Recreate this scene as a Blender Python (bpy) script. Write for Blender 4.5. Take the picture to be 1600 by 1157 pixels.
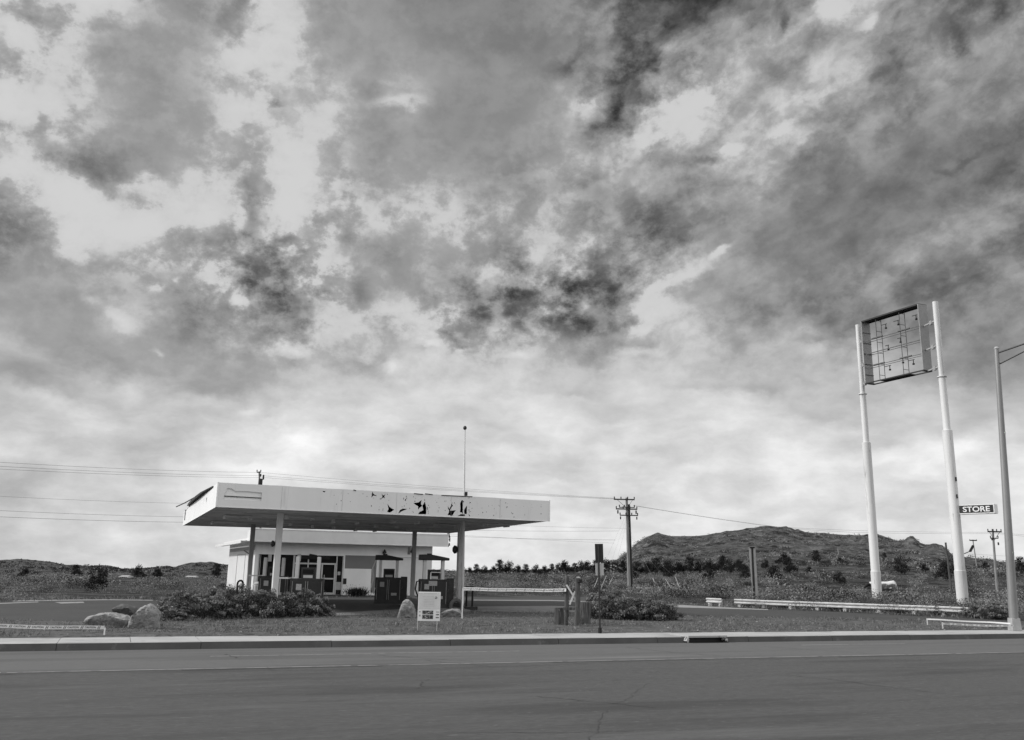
import bpy, bmesh, math, random
import numpy as np
from mathutils import Vector, Matrix
from mathutils.geometry import tessellate_polygon, delaunay_2d_cdt
S = bpy.context.scene
for _o in list(bpy.data.objects):
    bpy.data.objects.remove(_o)
random.seed(7)
PI = math.pi

# ------------------------------------------------------------------ camera
EYE = 1.75                      # metres above the station lot
FPX = 1465.0                    # focal length in pixels of the 1600 px wide photograph
TH = math.atan(358 / FPX)
ROLL = .0185
_F = np.array([0, math.cos(TH), math.sin(TH)])
_U = np.array([0, -math.sin(TH), math.cos(TH)])
_R = np.array([1., 0, 0])
_r = math.cos(ROLL) * _R + math.sin(ROLL) * _U
_u = -math.sin(ROLL) * _R + math.cos(ROLL) * _U
CAM = np.array([0, 0, EYE])
cd = bpy.data.cameras.new('camera')
cd.sensor_width = 36
cd.lens = FPX / 1600 * 36
cd.shift_y = -45 / 1600
cd.clip_start = .1
cd.clip_end = 6000
co = bpy.data.objects.new('camera', cd)
S.collection.objects.link(co)
co.matrix_world = Matrix(((_r[0], _u[0], -_F[0], 0), (_r[1], _u[1], -_F[1], 0), (_r[2], _u[2], -_F[2], EYE), (0, 0, 0, 1)))
S.camera = co


# survey helpers: a sight line of the photograph meets the ground, a distance or a wall
def ray(x, y):
    return _F + (x - 800) / FPX * _r - (y - 533.5) / FPX * _u


def gp(x, y, z=0.):
    d = ray(x, y)
    p = CAM + d * (z - EYE) / d[2]
    return Vector(p)


def at(x, y, Y):
    d = ray(x, y)
    return Vector(CAM + d * Y / d[1])


def zat(x, y, Y):
    return at(x, y, Y).z


# ------------------------------------------------------------------ sky
SKY = [
  [205,205,205,205,205,215,221,225,216,226,233,225,225,227,229,230,234,237,239,240,235,235,235,235,235,235,235,235,235,230,231,235,240,240,240,240,240],
  [196,197,197,198,198,211,218,222,218,224,227,223,223,224,227,228,231,233,235,236,234,232,231,232,234,234,234,234,233,228,229,234,238,240,240,240,240],
  [198,196,195,195,197,210,220,223,221,223,228,230,227,221,220,219,219,221,221,224,227,221,218,221,225,227,228,225,219,215,214,223,230,232,232,231,231],
  [207,207,207,208,208,209,213,209,210,217,233,244,239,228,222,215,216,220,222,222,223,223,225,225,224,227,232,231,228,234,240,240,232,233,234,234,235],
  [200,201,202,203,205,212,220,210,209,213,221,230,230,223,220,217,220,219,221,221,218,217,218,220,222,225,225,225,223,225,222,218,213,212,209,205,202],
  [173,177,181,185,189,193,202,205,192,191,196,200,218,211,210,214,215,214,217,218,214,210,212,213,212,212,211,210,209,208,205,202,199,196,195,191,187],
  [157,158,160,163,164,158,162,163,159,162,162,204,185,184,191,204,193,200,195,191,188,202,206,196,188,180,179,185,188,188,183,164,149,154,151,147,144],
  [145,149,152,153,156,156,171,180,148,139,149,140,175,184,189,200,171,168,151,155,142,160,189,196,183,166,158,153,138,144,147,130,130,128,126,125,123],
  [136,136,137,137,163,171,175,168,155,172,132,122,172,173,176,173,164,142,126,131,122,101,157,199,182,160,149,138,133,139,137,132,127,122,123,124,125],
  [153,147,142,138,152,191,200,176,159,170,183,165,197,169,169,169,167,155,154,143,138,123,152,169,169,162,131,123,120,128,135,137,135,125,125,125,123],
  [196,194,181,174,190,203,183,190,175,194,159,196,205,193,177,179,181,169,174,169,155,150,147,141,141,143,131,120,112,113,121,130,136,120,116,115,115],
  [168,150,163,186,174,151,153,170,184,175,171,206,195,174,174,178,176,163,160,165,160,157,147,140,150,167,143,132,120,118,127,127,122,117,115,114,113],
  [181,195,201,183,190,172,159,158,170,191,192,201,180,160,157,156,152,147,150,162,163,170,180,155,145,175,160,148,137,142,133,132,120,116,118,124,129],
  [198,184,170,177,191,171,159,158,165,190,203,195,167,153,154,150,145,140,144,157,161,130,168,181,184,166,168,178,165,149,135,139,137,139,147,155,159],
  [200,201,203,172,183,173,156,156,175,196,206,202,180,166,178,171,148,144,143,151,168,110,151,196,197,194,174,171,158,150,133,155,142,140,153,148,138],
  [200,200,199,184,195,175,158,157,151,190,206,188,170,158,152,149,146,142,139,138,131,136,95,121,139,165,176,154,147,159,144,133,120,136,120,120,120],
  [200,200,195,188,195,171,158,157,152,193,207,185,162,149,142,138,135,132,130,133,140,130,89,86,100,122,133,127,167,177,154,134,130,140,120,120,120],
  [200,200,191,192,193,166,157,157,151,199,207,194,167,148,140,136,131,126,123,126,135,121,85,73,72,87,107,121,170,182,156,137,130,139,120,120,120],
  [200,200,186,196,191,161,157,157,151,206,207,192,164,147,140,135,130,125,123,126,135,121,86,74,72,86,106,120,163,186,158,139,130,137,123,120,120],
  [200,200,182,200,187,160,157,156,158,207,206,190,162,146,140,135,130,125,123,126,135,121,86,74,72,84,104,119,156,190,159,142,130,136,126,120,120],
  [200,199,183,198,181,159,157,155,166,207,204,188,159,145,139,135,130,125,123,126,135,122,87,74,72,83,103,118,149,194,161,144,130,134,130,120,120],
]


def lin(v):
    return (v / 255) ** 2.2


world = bpy.data.worlds.new('World')
S.world = world
world.use_nodes = True
nt = world.node_tree
nt.nodes.clear()
N, L = nt.nodes, nt.links


def inp(sock, val):
    if hasattr(val, 'is_linked') or isinstance(val, bpy.types.NodeSocket):
        L.new(val, sock)
    else:
        sock.default_value = val


def M_(op, a, b=None, c=None, clamp=False):
    n = N.new('ShaderNodeMath')
    n.operation = op
    n.use_clamp = clamp
    inp(n.inputs[0], a)
    if b is not None:
        inp(n.inputs[1], b)
    if c is not None:
        inp(n.inputs[2], c)
    return n.outputs[0]


tc = N.new('ShaderNodeTexCoord')
sx = N.new('ShaderNodeSeparateXYZ')
L.new(tc.outputs['Generated'], sx.inputs[0])
X, Y, Z = sx.outputs
AZ = M_('ARCTAN2', X, Y)
EL = M_('ARCSINE', Z)
# coordinates on a flat cloud layer, so that the wisps close up towards the horizon
zz = M_('ADD', M_('MAXIMUM', Z, 0.), .17)
cx = M_('DIVIDE', X, zz)
cy = M_('DIVIDE', Y, zz)
cmb = N.new('ShaderNodeCombineXYZ')
L.new(cx, cmb.inputs[0])
L.new(cy, cmb.inputs[1])


def noise(vec, scale, detail, rough, dist=0., off=0.):
    n = N.new('ShaderNodeTexNoise')
    n.noise_dimensions = '3D'
    mp = N.new('ShaderNodeMapping')
    mp.inputs['Location'].default_value = (off, off * 1.7, off * .6)
    L.new(vec, mp.inputs[0])
    L.new(mp.outputs[0], n.inputs['Vector'])
    n.inputs['Scale'].default_value = scale
    n.inputs['Detail'].default_value = detail
    n.inputs['Roughness'].default_value = rough
    n.inputs['Distortion'].default_value = dist
    return n


dirv = N.new('ShaderNodeMapping')
dirv.inputs['Scale'].default_value = (1, 1, 1.25)
L.new(tc.outputs['Generated'], dirv.inputs[0])
n1 = noise(dirv.outputs[0], 8.5, 8, .60, .0, 3.1)
n2 = noise(dirv.outputs[0], 30., 7, .62, .0, 8.7)
n3 = noise(cmb.outputs[0], 1.7, 5, .55, .3, 14.2)
s1 = N.new('ShaderNodeSeparateColor')
L.new(n1.outputs['Color'], s1.inputs[0])
s2 = N.new('ShaderNodeSeparateColor')
L.new(n2.outputs['Color'], s2.inputs[0])
# ragged edges: the places in the table are looked up a little off
wamp = M_('MULTIPLY_ADD', EL, .13, .05)
du = M_('MULTIPLY', M_('ADD', M_('SUBTRACT', s1.outputs[0], .5), M_('MULTIPLY', M_('SUBTRACT', s2.outputs[0], .5), .65)), wamp)
dv = M_('MULTIPLY', M_('ADD', M_('SUBTRACT', s1.outputs[1], .5), M_('MULTIPLY', M_('SUBTRACT', s2.outputs[1], .5), .65)), wamp)
AW = M_('ADD', AZ, du)
EW = M_('ADD', EL, dv)
t = M_('MULTIPLY_ADD', AW, 1 / math.radians(72), .5, clamp=True)
e = M_('MULTIPLY', M_('MAXIMUM', EW, 0.), 1 / math.radians(2))
e = M_('MINIMUM', e, float(len(SKY) - 1) - .001)
total = None
for k, rowv in enumerate(SKY):
    fc = N.new('ShaderNodeFloatCurve')
    cu = fc.mapping.curves[0]
    cu.points[0].location = (0, rowv[0] / 255)
    cu.points[1].location = (1, rowv[-1] / 255)
    for j in range(1, len(rowv) - 1):
        cu.points.new(j / (len(rowv) - 1), rowv[j] / 255)
    fc.mapping.update()
    L.new(t, fc.inputs['Value'])
    w = M_('MAXIMUM', M_('SUBTRACT', 1., M_('ABSOLUTE', M_('SUBTRACT', e, float(k)))), 0.)
    c = M_('MULTIPLY', fc.outputs[0], w)
    total = c if total is None else M_('ADD', total, c)
# single puffs, rifts and wisps: (bearing and height read off at x, y; half width, half height, tilt, brightness step)
PUFFS = [(70,35,45,22,0,-.09),(30,48,40,14,-35,.13),(130,35,20,40,0,.09),(12,160,25,28,0,.14),(45,225,45,14,-20,-.17),(80,180,13,30,25,.14),(50,265,48,26,-25,.12),
 (150,262,60,22,0,-.07),(140,370,40,32,0,.17),(130,310,25,15,0,.15),(220,348,27,12,8,.18),(215,285,30,9,0,.15),(330,325,38,30,0,.15),(395,340,12,45,12,-.22),(418,395,34,20,-25,-.2),
 (470,480,45,30,0,-.15),(440,450,55,10,0,-.1),(455,369,20,6,-8,-.27),(437,170,10,5,25,-.25),(500,40,25,40,0,-.08),(625,165,48,9,5,.13),(575,145,22,12,10,-.08),(520,333,25,9,0,-.14),
 (590,385,45,24,0,-.09),(560,460,20,24,0,-.13),(630,495,45,12,-8,.12),(455,545,38,12,15,.14),(455,567,28,9,0,-.12),(560,575,35,13,0,-.1),(575,562,12,7,0,.12),(612,570,14,8,0,.14),
 (745,480,14,36,32,-.2),(790,460,22,10,0,-.15),(705,530,28,7,-25,-.2),(665,535,15,5,0,.14),(730,548,14,5,0,.14),(1020,110,16,30,0,-.22),(955,175,10,22,-20,-.25),(984,210,7,6,0,-.25),
 (935,195,28,8,0,-.1),(962,130,14,8,0,-.18),(900,100,28,9,45,-.1),(915,160,22,13,30,.14),(1050,160,24,20,0,.1),(1110,150,60,17,25,.09),(1115,243,22,5,5,-.24),(1150,228,16,7,15,.2),
 (1298,15,22,18,20,.22),(1350,32,14,7,30,.15),(1565,22,14,8,45,-.2),(1500,62,14,12,20,-.13),(1372,118,12,9,0,-.17),(1390,200,8,18,-30,-.14),(1232,45,5,14,-20,-.14),(1270,155,35,9,10,.11),
 (1220,205,22,5,12,.15),(1275,210,14,7,10,.13),(1510,250,30,6,20,-.1),(1475,260,10,6,0,-.09),(830,450,25,11,0,-.1),(880,452,25,10,10,-.1),(955,482,11,26,-5,-.18),(972,440,22,8,30,-.14),
 (915,505,22,8,0,-.13),(1000,412,14,5,30,-.17),(913,481,8,7,0,.24),(855,482,22,8,10,.17),(1070,435,68,11,30,.2),(1128,392,16,6,30,.2),(1000,482,28,9,15,.13),(1010,505,80,13,19,.13),
 (985,548,36,7,12,.11),(1030,470,32,6,20,-.12),(830,395,22,13,0,.13),(820,560,20,7,0,.12),(1265,530,20,6,0,-.1),(1275,505,38,8,8,-.07),(1510,485,14,12,0,-.12),(1430,470,60,9,8,-.04),
 (240,485,26,22,30,.06),(300,500,40,24,0,-.05),(345,455,30,8,10,.1),(250,457,8,8,0,.15),(278,443,6,5,0,.12),(375,473,14,8,0,.17),(145,470,14,9,0,.12),(200,500,26,10,-35,.14),(250,546,7,4,0,.1),(60,590,90,16,-12,-.10),(330,605,70,14,10,-.08),(1120,608,70,7,0,-.08),(900,615,40,8,0,-.05),(1450,590,90,22,14,-.10),(1560,640,60,14,20,-.06),(1330,650,60,14,-10,-.05),(120,640,80,12,-15,.04),(430,735,60,10,0,.06),(390,640,12,10,30,.08),(470,690,70,14,8,.05),(1380,715,90,12,6,.06),(1520,700,60,10,20,.05),(60,750,60,10,-10,-.04),(300,725,50,10,0,.05),(1100,735,40,6,0,.05),(930,640,60,16,0,-.03)]
cwv = N.new('ShaderNodeCombineXYZ')
L.new(M_('MULTIPLY_ADD', du, .42, AZ), cwv.inputs[0])
L.new(M_('MULTIPLY_ADD', dv, .42, EL), cwv.inputs[1])
cw_now = cwv.outputs[0]
for k_, (px, py, rx, ry, ro, dl) in enumerate(PUFFS):
    if k_ % 14 == 13:       # (a serial link keeps the shader small enough to compile)
        lk = N.new('ShaderNodeVectorMath')
        lk.operation = 'MULTIPLY_ADD'
        L.new(total, lk.inputs[0])
        lk.inputs[1].default_value = (1e-9, 1e-9, 0)
        L.new(cw_now, lk.inputs[2])
        cw_now = lk.outputs[0]
    d_ = ray(px, py)
    a0, e0 = math.atan2(d_[0], d_[1]), math.atan2(d_[2], math.hypot(d_[0], d_[1]))
    kx = 1. / max(.6, math.cos(e0))
    mp = N.new('ShaderNodeMapping')
    mp.vector_type = 'TEXTURE'
    mp.inputs['Location'].default_value = (a0, e0, 0)
    mp.inputs['Rotation'].default_value = (0, 0, math.radians(ro))
    mp.inputs['Scale'].default_value = (rx / FPX * kx * 1.25, ry / FPX * 1.25, 1)
    L.new(cw_now, mp.inputs[0])
    vl = N.new('ShaderNodeVectorMath')
    vl.operation = 'LENGTH'
    L.new(mp.outputs[0], vl.inputs[0])
    q = N.new('ShaderNodeMapRange')
    q.interpolation_type = 'SMOOTHSTEP'
    q.inputs['From Min'].default_value = -.15
    q.inputs['From Max'].default_value = 1.45
    q.inputs['To Min'].default_value = dl * (1.05 if dl > -.16 else .72)
    q.inputs['To Max'].default_value = 0.
    L.new(vl.outputs['Value'], q.inputs['Value'])
    total = M_('ADD', total, q.outputs[0])
# fine cloud structure; in the right half the wisps lie along a slant
stv = N.new('ShaderNodeMapping')
stv.inputs['Rotation'].default_value = (0, 0, math.radians(-26))
cw0 = N.new('ShaderNodeCombineXYZ')
L.new(M_('MULTIPLY_ADD', du, .30, AZ), cw0.inputs[0])
L.new(M_('MULTIPLY_ADD', dv, .30, EL), cw0.inputs[1])
L.new(cw0.outputs[0], stv.inputs[0])
stw = N.new('ShaderNodeMapping')
stw.inputs['Scale'].default_value = (1, 1.9, 1)
L.new(stv.outputs[0], stw.inputs[0])
n4 = noise(stw.outputs[0], 15., 7, .56, .0, 2.2)
n5 = noise(dirv.outputs[0], 16., 9, .62, .1, 5.2)
lowv = N.new('ShaderNodeMapping')
lowv.inputs['Scale'].default_value = (1, 2.3, 1)
L.new(cw0.outputs[0], lowv.inputs[0])
n6 = noise(lowv.outputs[0], 14., 8, .58, .0, 7.7)
slant = N.new('ShaderNodeMapRange')
slant.inputs['From Min'].default_value = -.05
slant.inputs['From Max'].default_value = .2
slant.interpolation_type = 'SMOOTHSTEP'
L.new(AZ, slant.inputs['Value'])
# broad smooth sheets of cloud carry little structure, the rest is mottled
mott = None
for (px, py, rx, ry, ro, k_) in ((690, 100, 260, 210, 0, .72), (240, 150, 130, 150, 0, .55), (1330, 330, 280, 90, 20, .5), (120, 500, 170, 90, 0, .5), (640, 420, 120, 70, 0, .4), (780, 480, 150, 80, 10, -.8), (960, 450, 130, 90, 30, -.8), (430, 440, 120, 120, 0, -.7), (1020, 130, 110, 120, 20, -.5)):
    d_ = ray(px, py)
    mp = N.new('ShaderNodeMapping')
    mp.vector_type = 'TEXTURE'
    mp.inputs['Location'].default_value = (math.atan2(d_[0], d_[1]), math.atan2(d_[2], math.hypot(d_[0], d_[1])), 0)
    mp.inputs['Rotation'].default_value = (0, 0, math.radians(ro))
    mp.inputs['Scale'].default_value = (rx / FPX, ry / FPX, 1)
    L.new(cwv.outputs[0], mp.inputs[0])
    vl = N.new('ShaderNodeVectorMath')
    vl.operation = 'LENGTH'
    L.new(mp.outputs[0], vl.inputs[0])
    q = N.new('ShaderNodeMapRange')
    q.interpolation_type = 'SMOOTHSTEP'
    q.inputs['From Min'].default_value = .5
    q.inputs['From Max'].default_value = 1.3
    q.inputs['To Min'].default_value = 1 - k_
    q.inputs['To Max'].default_value = 1.
    L.new(vl.outputs['Value'], q.inputs['Value'])
    mott = q.outputs[0] if mott is None else M_('MULTIPLY', mott, q.outputs[0])
n7 = noise(dirv.outputs[0], 26., 8, .64, .1, 11.2)
bil = N.new('ShaderNodeMapRange')
bil.interpolation_type = 'SMOOTHSTEP'
bil.inputs['From Min'].default_value = .40
bil.inputs['From Max'].default_value = .60
bil.inputs['To Min'].default_value = -.5
bil.inputs['To Max'].default_value = .5
L.new(n7.outputs[0], bil.inputs['Value'])
f7 = M_('MULTIPLY', bil.outputs[0], M_('MULTIPLY_ADD', slant.outputs[0], -.045, .135))
f4 = M_('MULTIPLY', M_('SUBTRACT', n4.outputs[0], .5), M_('MULTIPLY', slant.outputs[0], .66))
f5 = M_('ADD', M_('MULTIPLY', M_('SUBTRACT', n5.outputs[0], .5), M_('MULTIPLY_ADD', slant.outputs[0], -.32, .56)), f7)
f4 = M_('MULTIPLY', f4, mott)
f5 = M_('MULTIPLY', f5, mott)
f6 = M_('MULTIPLY', M_('SUBTRACT', n6.outputs[0], .535), .40)
hiw = N.new('ShaderNodeMapRange')
hiw.interpolation_type = 'SMOOTHSTEP'
hiw.inputs['From Min'].default_value = math.radians(8)
hiw.inputs['From Max'].default_value = math.radians(17)
L.new(EL, hiw.inputs['Value'])
fine = M_('ADD', M_('MULTIPLY', M_('ADD', f4, f5), hiw.outputs[0]), M_('MULTIPLY', f6, M_('SUBTRACT', 1., hiw.outputs[0])))
# the middle of the picture is a smooth sheet: less structure there
val = M_('ADD', total, fine)
# high up, thin clear gaps with crisp rims and one even brightness
mr = N.new('ShaderNodeFloatCurve')
cu = mr.mapping.curves[0]
cu.points[0].location = (0, 0)
cu.points[1].location = (1, .83)
for a_, b_ in ((.2, .2), (.5, .5), (.60, .595), (.65, .635), (.69, .685), (.73, .745), (.77, .795), (.82, .813)):
    cu.points.new(a_, b_)
mr.mapping.update()
L.new(val, mr.inputs['Value'])
crisp = mr.outputs[0]
mixw = N.new('ShaderNodeMapRange')
mixw.interpolation_type = 'SMOOTHSTEP'
mixw.inputs['From Min'].default_value = math.radians(9)
mixw.inputs['From Max'].default_value = math.radians(16.5)
L.new(EW, mixw.inputs['Value'])
soft = M_('MINIMUM', val, .815)
rightw = M_('MULTIPLY', slant.outputs[0], .6)
crisp = M_('ADD', M_('MULTIPLY', crisp, M_('SUBTRACT', 1., rightw)), M_('MULTIPLY', soft, rightw))
vm = M_('ADD', M_('MULTIPLY', crisp, mixw.outputs[0]), M_('MULTIPLY', val, M_('SUBTRACT', 1., mixw.outputs[0])))
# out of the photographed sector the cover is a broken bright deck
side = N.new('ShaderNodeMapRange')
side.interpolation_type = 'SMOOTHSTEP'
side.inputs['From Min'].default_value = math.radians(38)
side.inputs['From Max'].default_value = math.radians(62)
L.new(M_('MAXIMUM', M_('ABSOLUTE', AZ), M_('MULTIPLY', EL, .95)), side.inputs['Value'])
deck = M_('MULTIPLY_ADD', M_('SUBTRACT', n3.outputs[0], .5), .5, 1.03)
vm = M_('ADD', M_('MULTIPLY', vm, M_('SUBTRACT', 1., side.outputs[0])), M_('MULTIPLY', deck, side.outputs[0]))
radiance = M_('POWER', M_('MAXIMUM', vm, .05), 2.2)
SUN_EL, SUN_AZ = math.radians(33), math.radians(-92)      # azimuth from +Y towards +X
sky = N.new('ShaderNodeTexSky')
sky.sky_type = 'NISHITA'
sky.sun_disc = False
sky.sun_elevation = SUN_EL
sky.sun_rotation = SUN_AZ
bw = N.new('ShaderNodeRGBToBW')
L.new(sky.outputs[0], bw.inputs[0])
clear = N.new('ShaderNodeBackground')
L.new(bw.outputs[0], clear.inputs[0])
clear.inputs[1].default_value = .08
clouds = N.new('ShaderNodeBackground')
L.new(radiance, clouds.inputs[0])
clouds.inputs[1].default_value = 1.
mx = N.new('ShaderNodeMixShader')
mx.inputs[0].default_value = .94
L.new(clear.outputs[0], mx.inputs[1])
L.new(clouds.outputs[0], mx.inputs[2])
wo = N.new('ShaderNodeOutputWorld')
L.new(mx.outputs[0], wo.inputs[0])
world.cycles.sampling_method = 'MANUAL'
world.cycles.sample_map_resolution = 256

# ------------------------------------------------------------------ sun, exposure
sd = bpy.data.lights.new('sun', 'SUN')
sd.energy = 3.3
sd.angle = math.radians(4)
sd.color = (1, .995, .985)
so = bpy.data.objects.new('sun', sd)
S.collection.objects.link(so)
sv = Vector((math.sin(SUN_AZ) * math.cos(SUN_EL), math.cos(SUN_AZ) * math.cos(SUN_EL), math.sin(SUN_EL)))
so.rotation_euler = sv.to_track_quat('Z', 'Y').to_euler()
so.location = sv * 60
S.view_settings.view_transform = 'Standard'
S.view_settings.look = 'None'
S.view_settings.exposure = 0
S.view_settings.gamma = 1

# ------------------------------------------------------------------ materials (a black-and-white photograph: every colour is a grey)


def mat(name, v, var=.12, scale=3., rough=.8, bump=0., bscale=None, stretch=(1, 1, 1), spots=None, metal=0., spec=.3, detail=6, tint=None, turn=0.):
    """v base grey, var its uneven wear, spots (grey, scale, threshold) stains with a shape of their own"""
    m = bpy.data.materials.new(name)
    m.use_nodes = True
    n, l = m.node_tree.nodes, m.node_tree.links
    b = n['Principled BSDF']
    b.inputs['Roughness'].default_value = rough
    b.inputs['Metallic'].default_value = metal
    b.inputs['Specular IOR Level'].default_value = spec
    t = n.new('ShaderNodeTexCoord')
    mp = n.new('ShaderNodeMapping')
    mp.inputs['Scale'].default_value = stretch
    if turn:
        m0 = n.new('ShaderNodeMapping')
        m0.inputs['Rotation'].default_value = (0, 0, turn)
        l.new(t.outputs['Object'], m0.inputs[0])
        l.new(m0.outputs[0], mp.inputs[0])
    else:
        l.new(t.outputs['Object'], mp.inputs[0])
    ns = n.new('ShaderNodeTexNoise')
    ns.inputs['Scale'].default_value = scale
    ns.inputs['Detail'].default_value = detail
    ns.inputs['Roughness'].default_value = .62
    l.new(mp.outputs[0], ns.inputs['Vector'])
    r = n.new('ShaderNodeValToRGB')
    lo, hi = v * (1 - var), v * (1 + var)
    tn = tint or (1, 1, 1)
    r.color_ramp.elements[0].position = .3
    r.color_ramp.elements[0].color = (lo * tn[0], lo * tn[1], lo * tn[2], 1)
    r.color_ramp.elements[1].position = .7
    r.color_ramp.elements[1].color = (hi * tn[0], hi * tn[1], hi * tn[2], 1)
    l.new(ns.outputs[0], r.inputs[0])
    col = r.outputs[0]
    if spots:
        for (g, sc, th, wd) in spots:
            s = n.new('ShaderNodeTexNoise')
            s.inputs['Scale'].default_value = sc
            s.inputs['Detail'].default_value = 8
            s.inputs['Roughness'].default_value = .65
            l.new(mp.outputs[0], s.inputs['Vector'])
            q = n.new('ShaderNodeMapRange')
            q.inputs['From Min'].default_value = th
            q.inputs['From Max'].default_value = th + wd
            l.new(s.outputs[0], q.inputs['Value'])
            mixn = n.new('ShaderNodeMix')
            mixn.data_type = 'RGBA'
            l.new(q.outputs[0], mixn.inputs[0])
            l.new(col, mixn.inputs[6])
            mixn.inputs[7].default_value = (g, g, g, 1)
            col = mixn.outputs[2]
    l.new(col, b.inputs['Base Color'])
    if bump:
        bn = n.new('ShaderNodeTexNoise')
        bn.inputs['Scale'].default_value = bscale or scale * 4
        bn.inputs['Detail'].default_value = 8
        bn.inputs['Roughness'].default_value = .65
        l.new(mp.outputs[0], bn.inputs['Vector'])
        bb = n.new('ShaderNodeBump')
        bb.inputs['Strength'].default_value = 1.
        bb.inputs['Distance'].default_value = bump
        l.new(bn.outputs[0], bb.inputs['Height'])
        l.new(bb.outputs[0], b.inputs['Normal'])
    return m


def leafmat(name, v, var=.35, trans=.15):
    m = bpy.data.materials.new(name)
    m.use_nodes = True
    n, l = m.node_tree.nodes, m.node_tree.links
    n.clear()
    g = n.new('ShaderNodeNewGeometry')
    r = n.new('ShaderNodeValToRGB')
    r.color_ramp.elements[0].color = (v * (1 - var),) * 3 + (1,)
    r.color_ramp.elements[1].color = (v * (1 + var),) * 3 + (1,)
    l.new(g.outputs['Random Per Island'], r.inputs[0])
    d = n.new('ShaderNodeBsdfDiffuse')
    t = n.new('ShaderNodeBsdfTranslucent')
    l.new(r.outputs[0], d.inputs[0])
    l.new(r.outputs[0], t.inputs[0])
    mxs = n.new('ShaderNodeMixShader')
    mxs.inputs[0].default_value = trans
    l.new(d.outputs[0], mxs.inputs[1])
    l.new(t.outputs[0], mxs.inputs[2])
    o = n.new('ShaderNodeOutputMaterial')
    l.new(mxs.outputs[0], o.inputs[0])
    return m


W = {}
W['white'] = mat('white_paint', .62, .06, 1.3, .5, spots=[(.42, 2.6, .66, .12)])
W['fascia'] = mat('fascia_metal', .74, .05, .8, .45, stretch=(1, 1, .25), spots=[(.38, 9., .70, .05)])
W['fascia_front'] = mat('weathered_fascia', .69, .05, .5, .5, stretch=(1, 1, .13), spots=[(.50, 3.2, .58, .2), (.34, 9., .68, .05)])
W['offwhite'] = mat('off_white_stucco', .73, .08, 1.1, .85, bump=.004, bscale=30, spots=[(.34, 1.7, .6, .2)], stretch=(1, 1, .5))
W['trim'] = mat('pale_trim', .7, .05, 2, .5)
W['soffit'] = mat('soffit_metal', .62, .22, .9, .6, stretch=(1, 1, 1), spots=[(.14, 1.3, .6, .1)])
W['soffit_light'] = mat('soffit_edge', .5, .1, 1, .5)
W['dark'] = mat('dark_painted_metal', .022, .3, 3, .5)
W['black'] = mat('black_rubber', .012, .2, 4, .7)
W['inside'] = mat('dark_interior', .02, .4, 2, .9)
W['greypaint'] = mat('grey_wall_paint', .17, .06, 1.5, .8, bump=.003, bscale=30)
W['metal'] = mat('galvanised_metal', .36, .14, 5, .45, metal=.25, spots=[(.22, 3., .62, .1)])
W['alu'] = mat('aluminium_trim', .5, .1, 4, .4, metal=.2)
W['pillar'] = mat('painted_steel_column', .30, .14, 2.5, .6, spots=[(.18, 6., .66, .06)], stretch=(1, 1, .3))
W['pillar_pale'] = mat('pale_steel_column', .52, .2, 6, .6, spots=[(.22, 16., .62, .06)], stretch=(1, 1, .5))
W['concrete'] = mat('concrete', .36, .12, 1.6, .9, bump=.006, bscale=24, spots=[(.22, 1.2, .62, .15), (.15, 6, .7, .06)])
W['walk'] = mat('sidewalk_concrete', .34, .12, .8, .9, bump=.003, bscale=40, spots=[(.25, .5, .52, .15), (.17, 4, .64, .06)])
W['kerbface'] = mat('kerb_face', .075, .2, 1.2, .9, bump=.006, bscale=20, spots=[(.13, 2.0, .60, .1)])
W['asphalt'] = mat('lot_asphalt', .043, .16, .35, .9, bump=.008, bscale=30, spots=[(.10, .8, .62, .12), (.036, 1.4, .62, .05)])
W['wood'] = mat('weathered_wood', .075, .7, 20, .9, bump=.02, bscale=26, stretch=(1, 1, .06), spots=[(.02, 24, .56, .06), (.26, 16, .62, .08)])
W['polewood'] = mat('utility_pole_wood', .21, .45, 9, .9, bump=.008, bscale=12, stretch=(1, 1, .1))
W['bark'] = mat('juniper_bark', .06, .3, 6, .95, bump=.01, stretch=(1, 1, .2))
W['rock'] = mat('sandstone', .27, .35, 5, .95, bump=.07, bscale=9, spots=[(.13, 5, .54, .10), (.42, 4.1, .62, .08), (.07, 12, .66, .05)], stretch=(1, 1, 1.6))
W['rockdark'] = mat('dark_rock', .10, .25, 2.6, .9, bump=.03, bscale=7, spots=[(.3, 3, .62, .1)])
W['tape'] = mat('white_tape', .58, .05, 6, .5)
W['wire'] = mat('power_cable', .14, .1, 2, .6)
W['pump'] = mat('dark_pump_panel', .022, .5, 3.5, .45, spots=[(.07, 5., .64, .06)])
W['glass'] = mat('dark_glass', .008, .4, 1.5, .3, spec=.12)
W['ink'] = mat('black_ink', .03, .1, 3, .7)
W['board'] = mat('notice_paper', .55, .08, 5, .7, spots=[(.4, 3, .62, .15)])
W['faded'] = mat('faded_print', .33, .35, 26, .7)
W['hide'] = mat('cow_hide', .62, .12, 3, .9)
W['pylon'] = mat('pylon_paint', .56, .10, 1.1, .5, bump=.003, bscale=6, stretch=(1, 1, .10), spots=[(.36, 2.0, .54, .14), (.20, 5.5, .64, .06)])
W['galv'] = mat('guardrail_paint', .44, .2, 3, .6, spots=[(.2, 5., .6, .08)])
W['blank'] = mat('sign_back', .42, .1, 5, .5, metal=.1, stretch=(1, 1, .2))
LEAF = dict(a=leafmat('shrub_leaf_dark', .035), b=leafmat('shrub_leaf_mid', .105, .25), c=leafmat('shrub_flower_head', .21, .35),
            j=leafmat('juniper_needles', .028, .4, .12), s=leafmat('sage_leaf_pale', .23, .25), g=leafmat('dry_grass', .16, .45))


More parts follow.
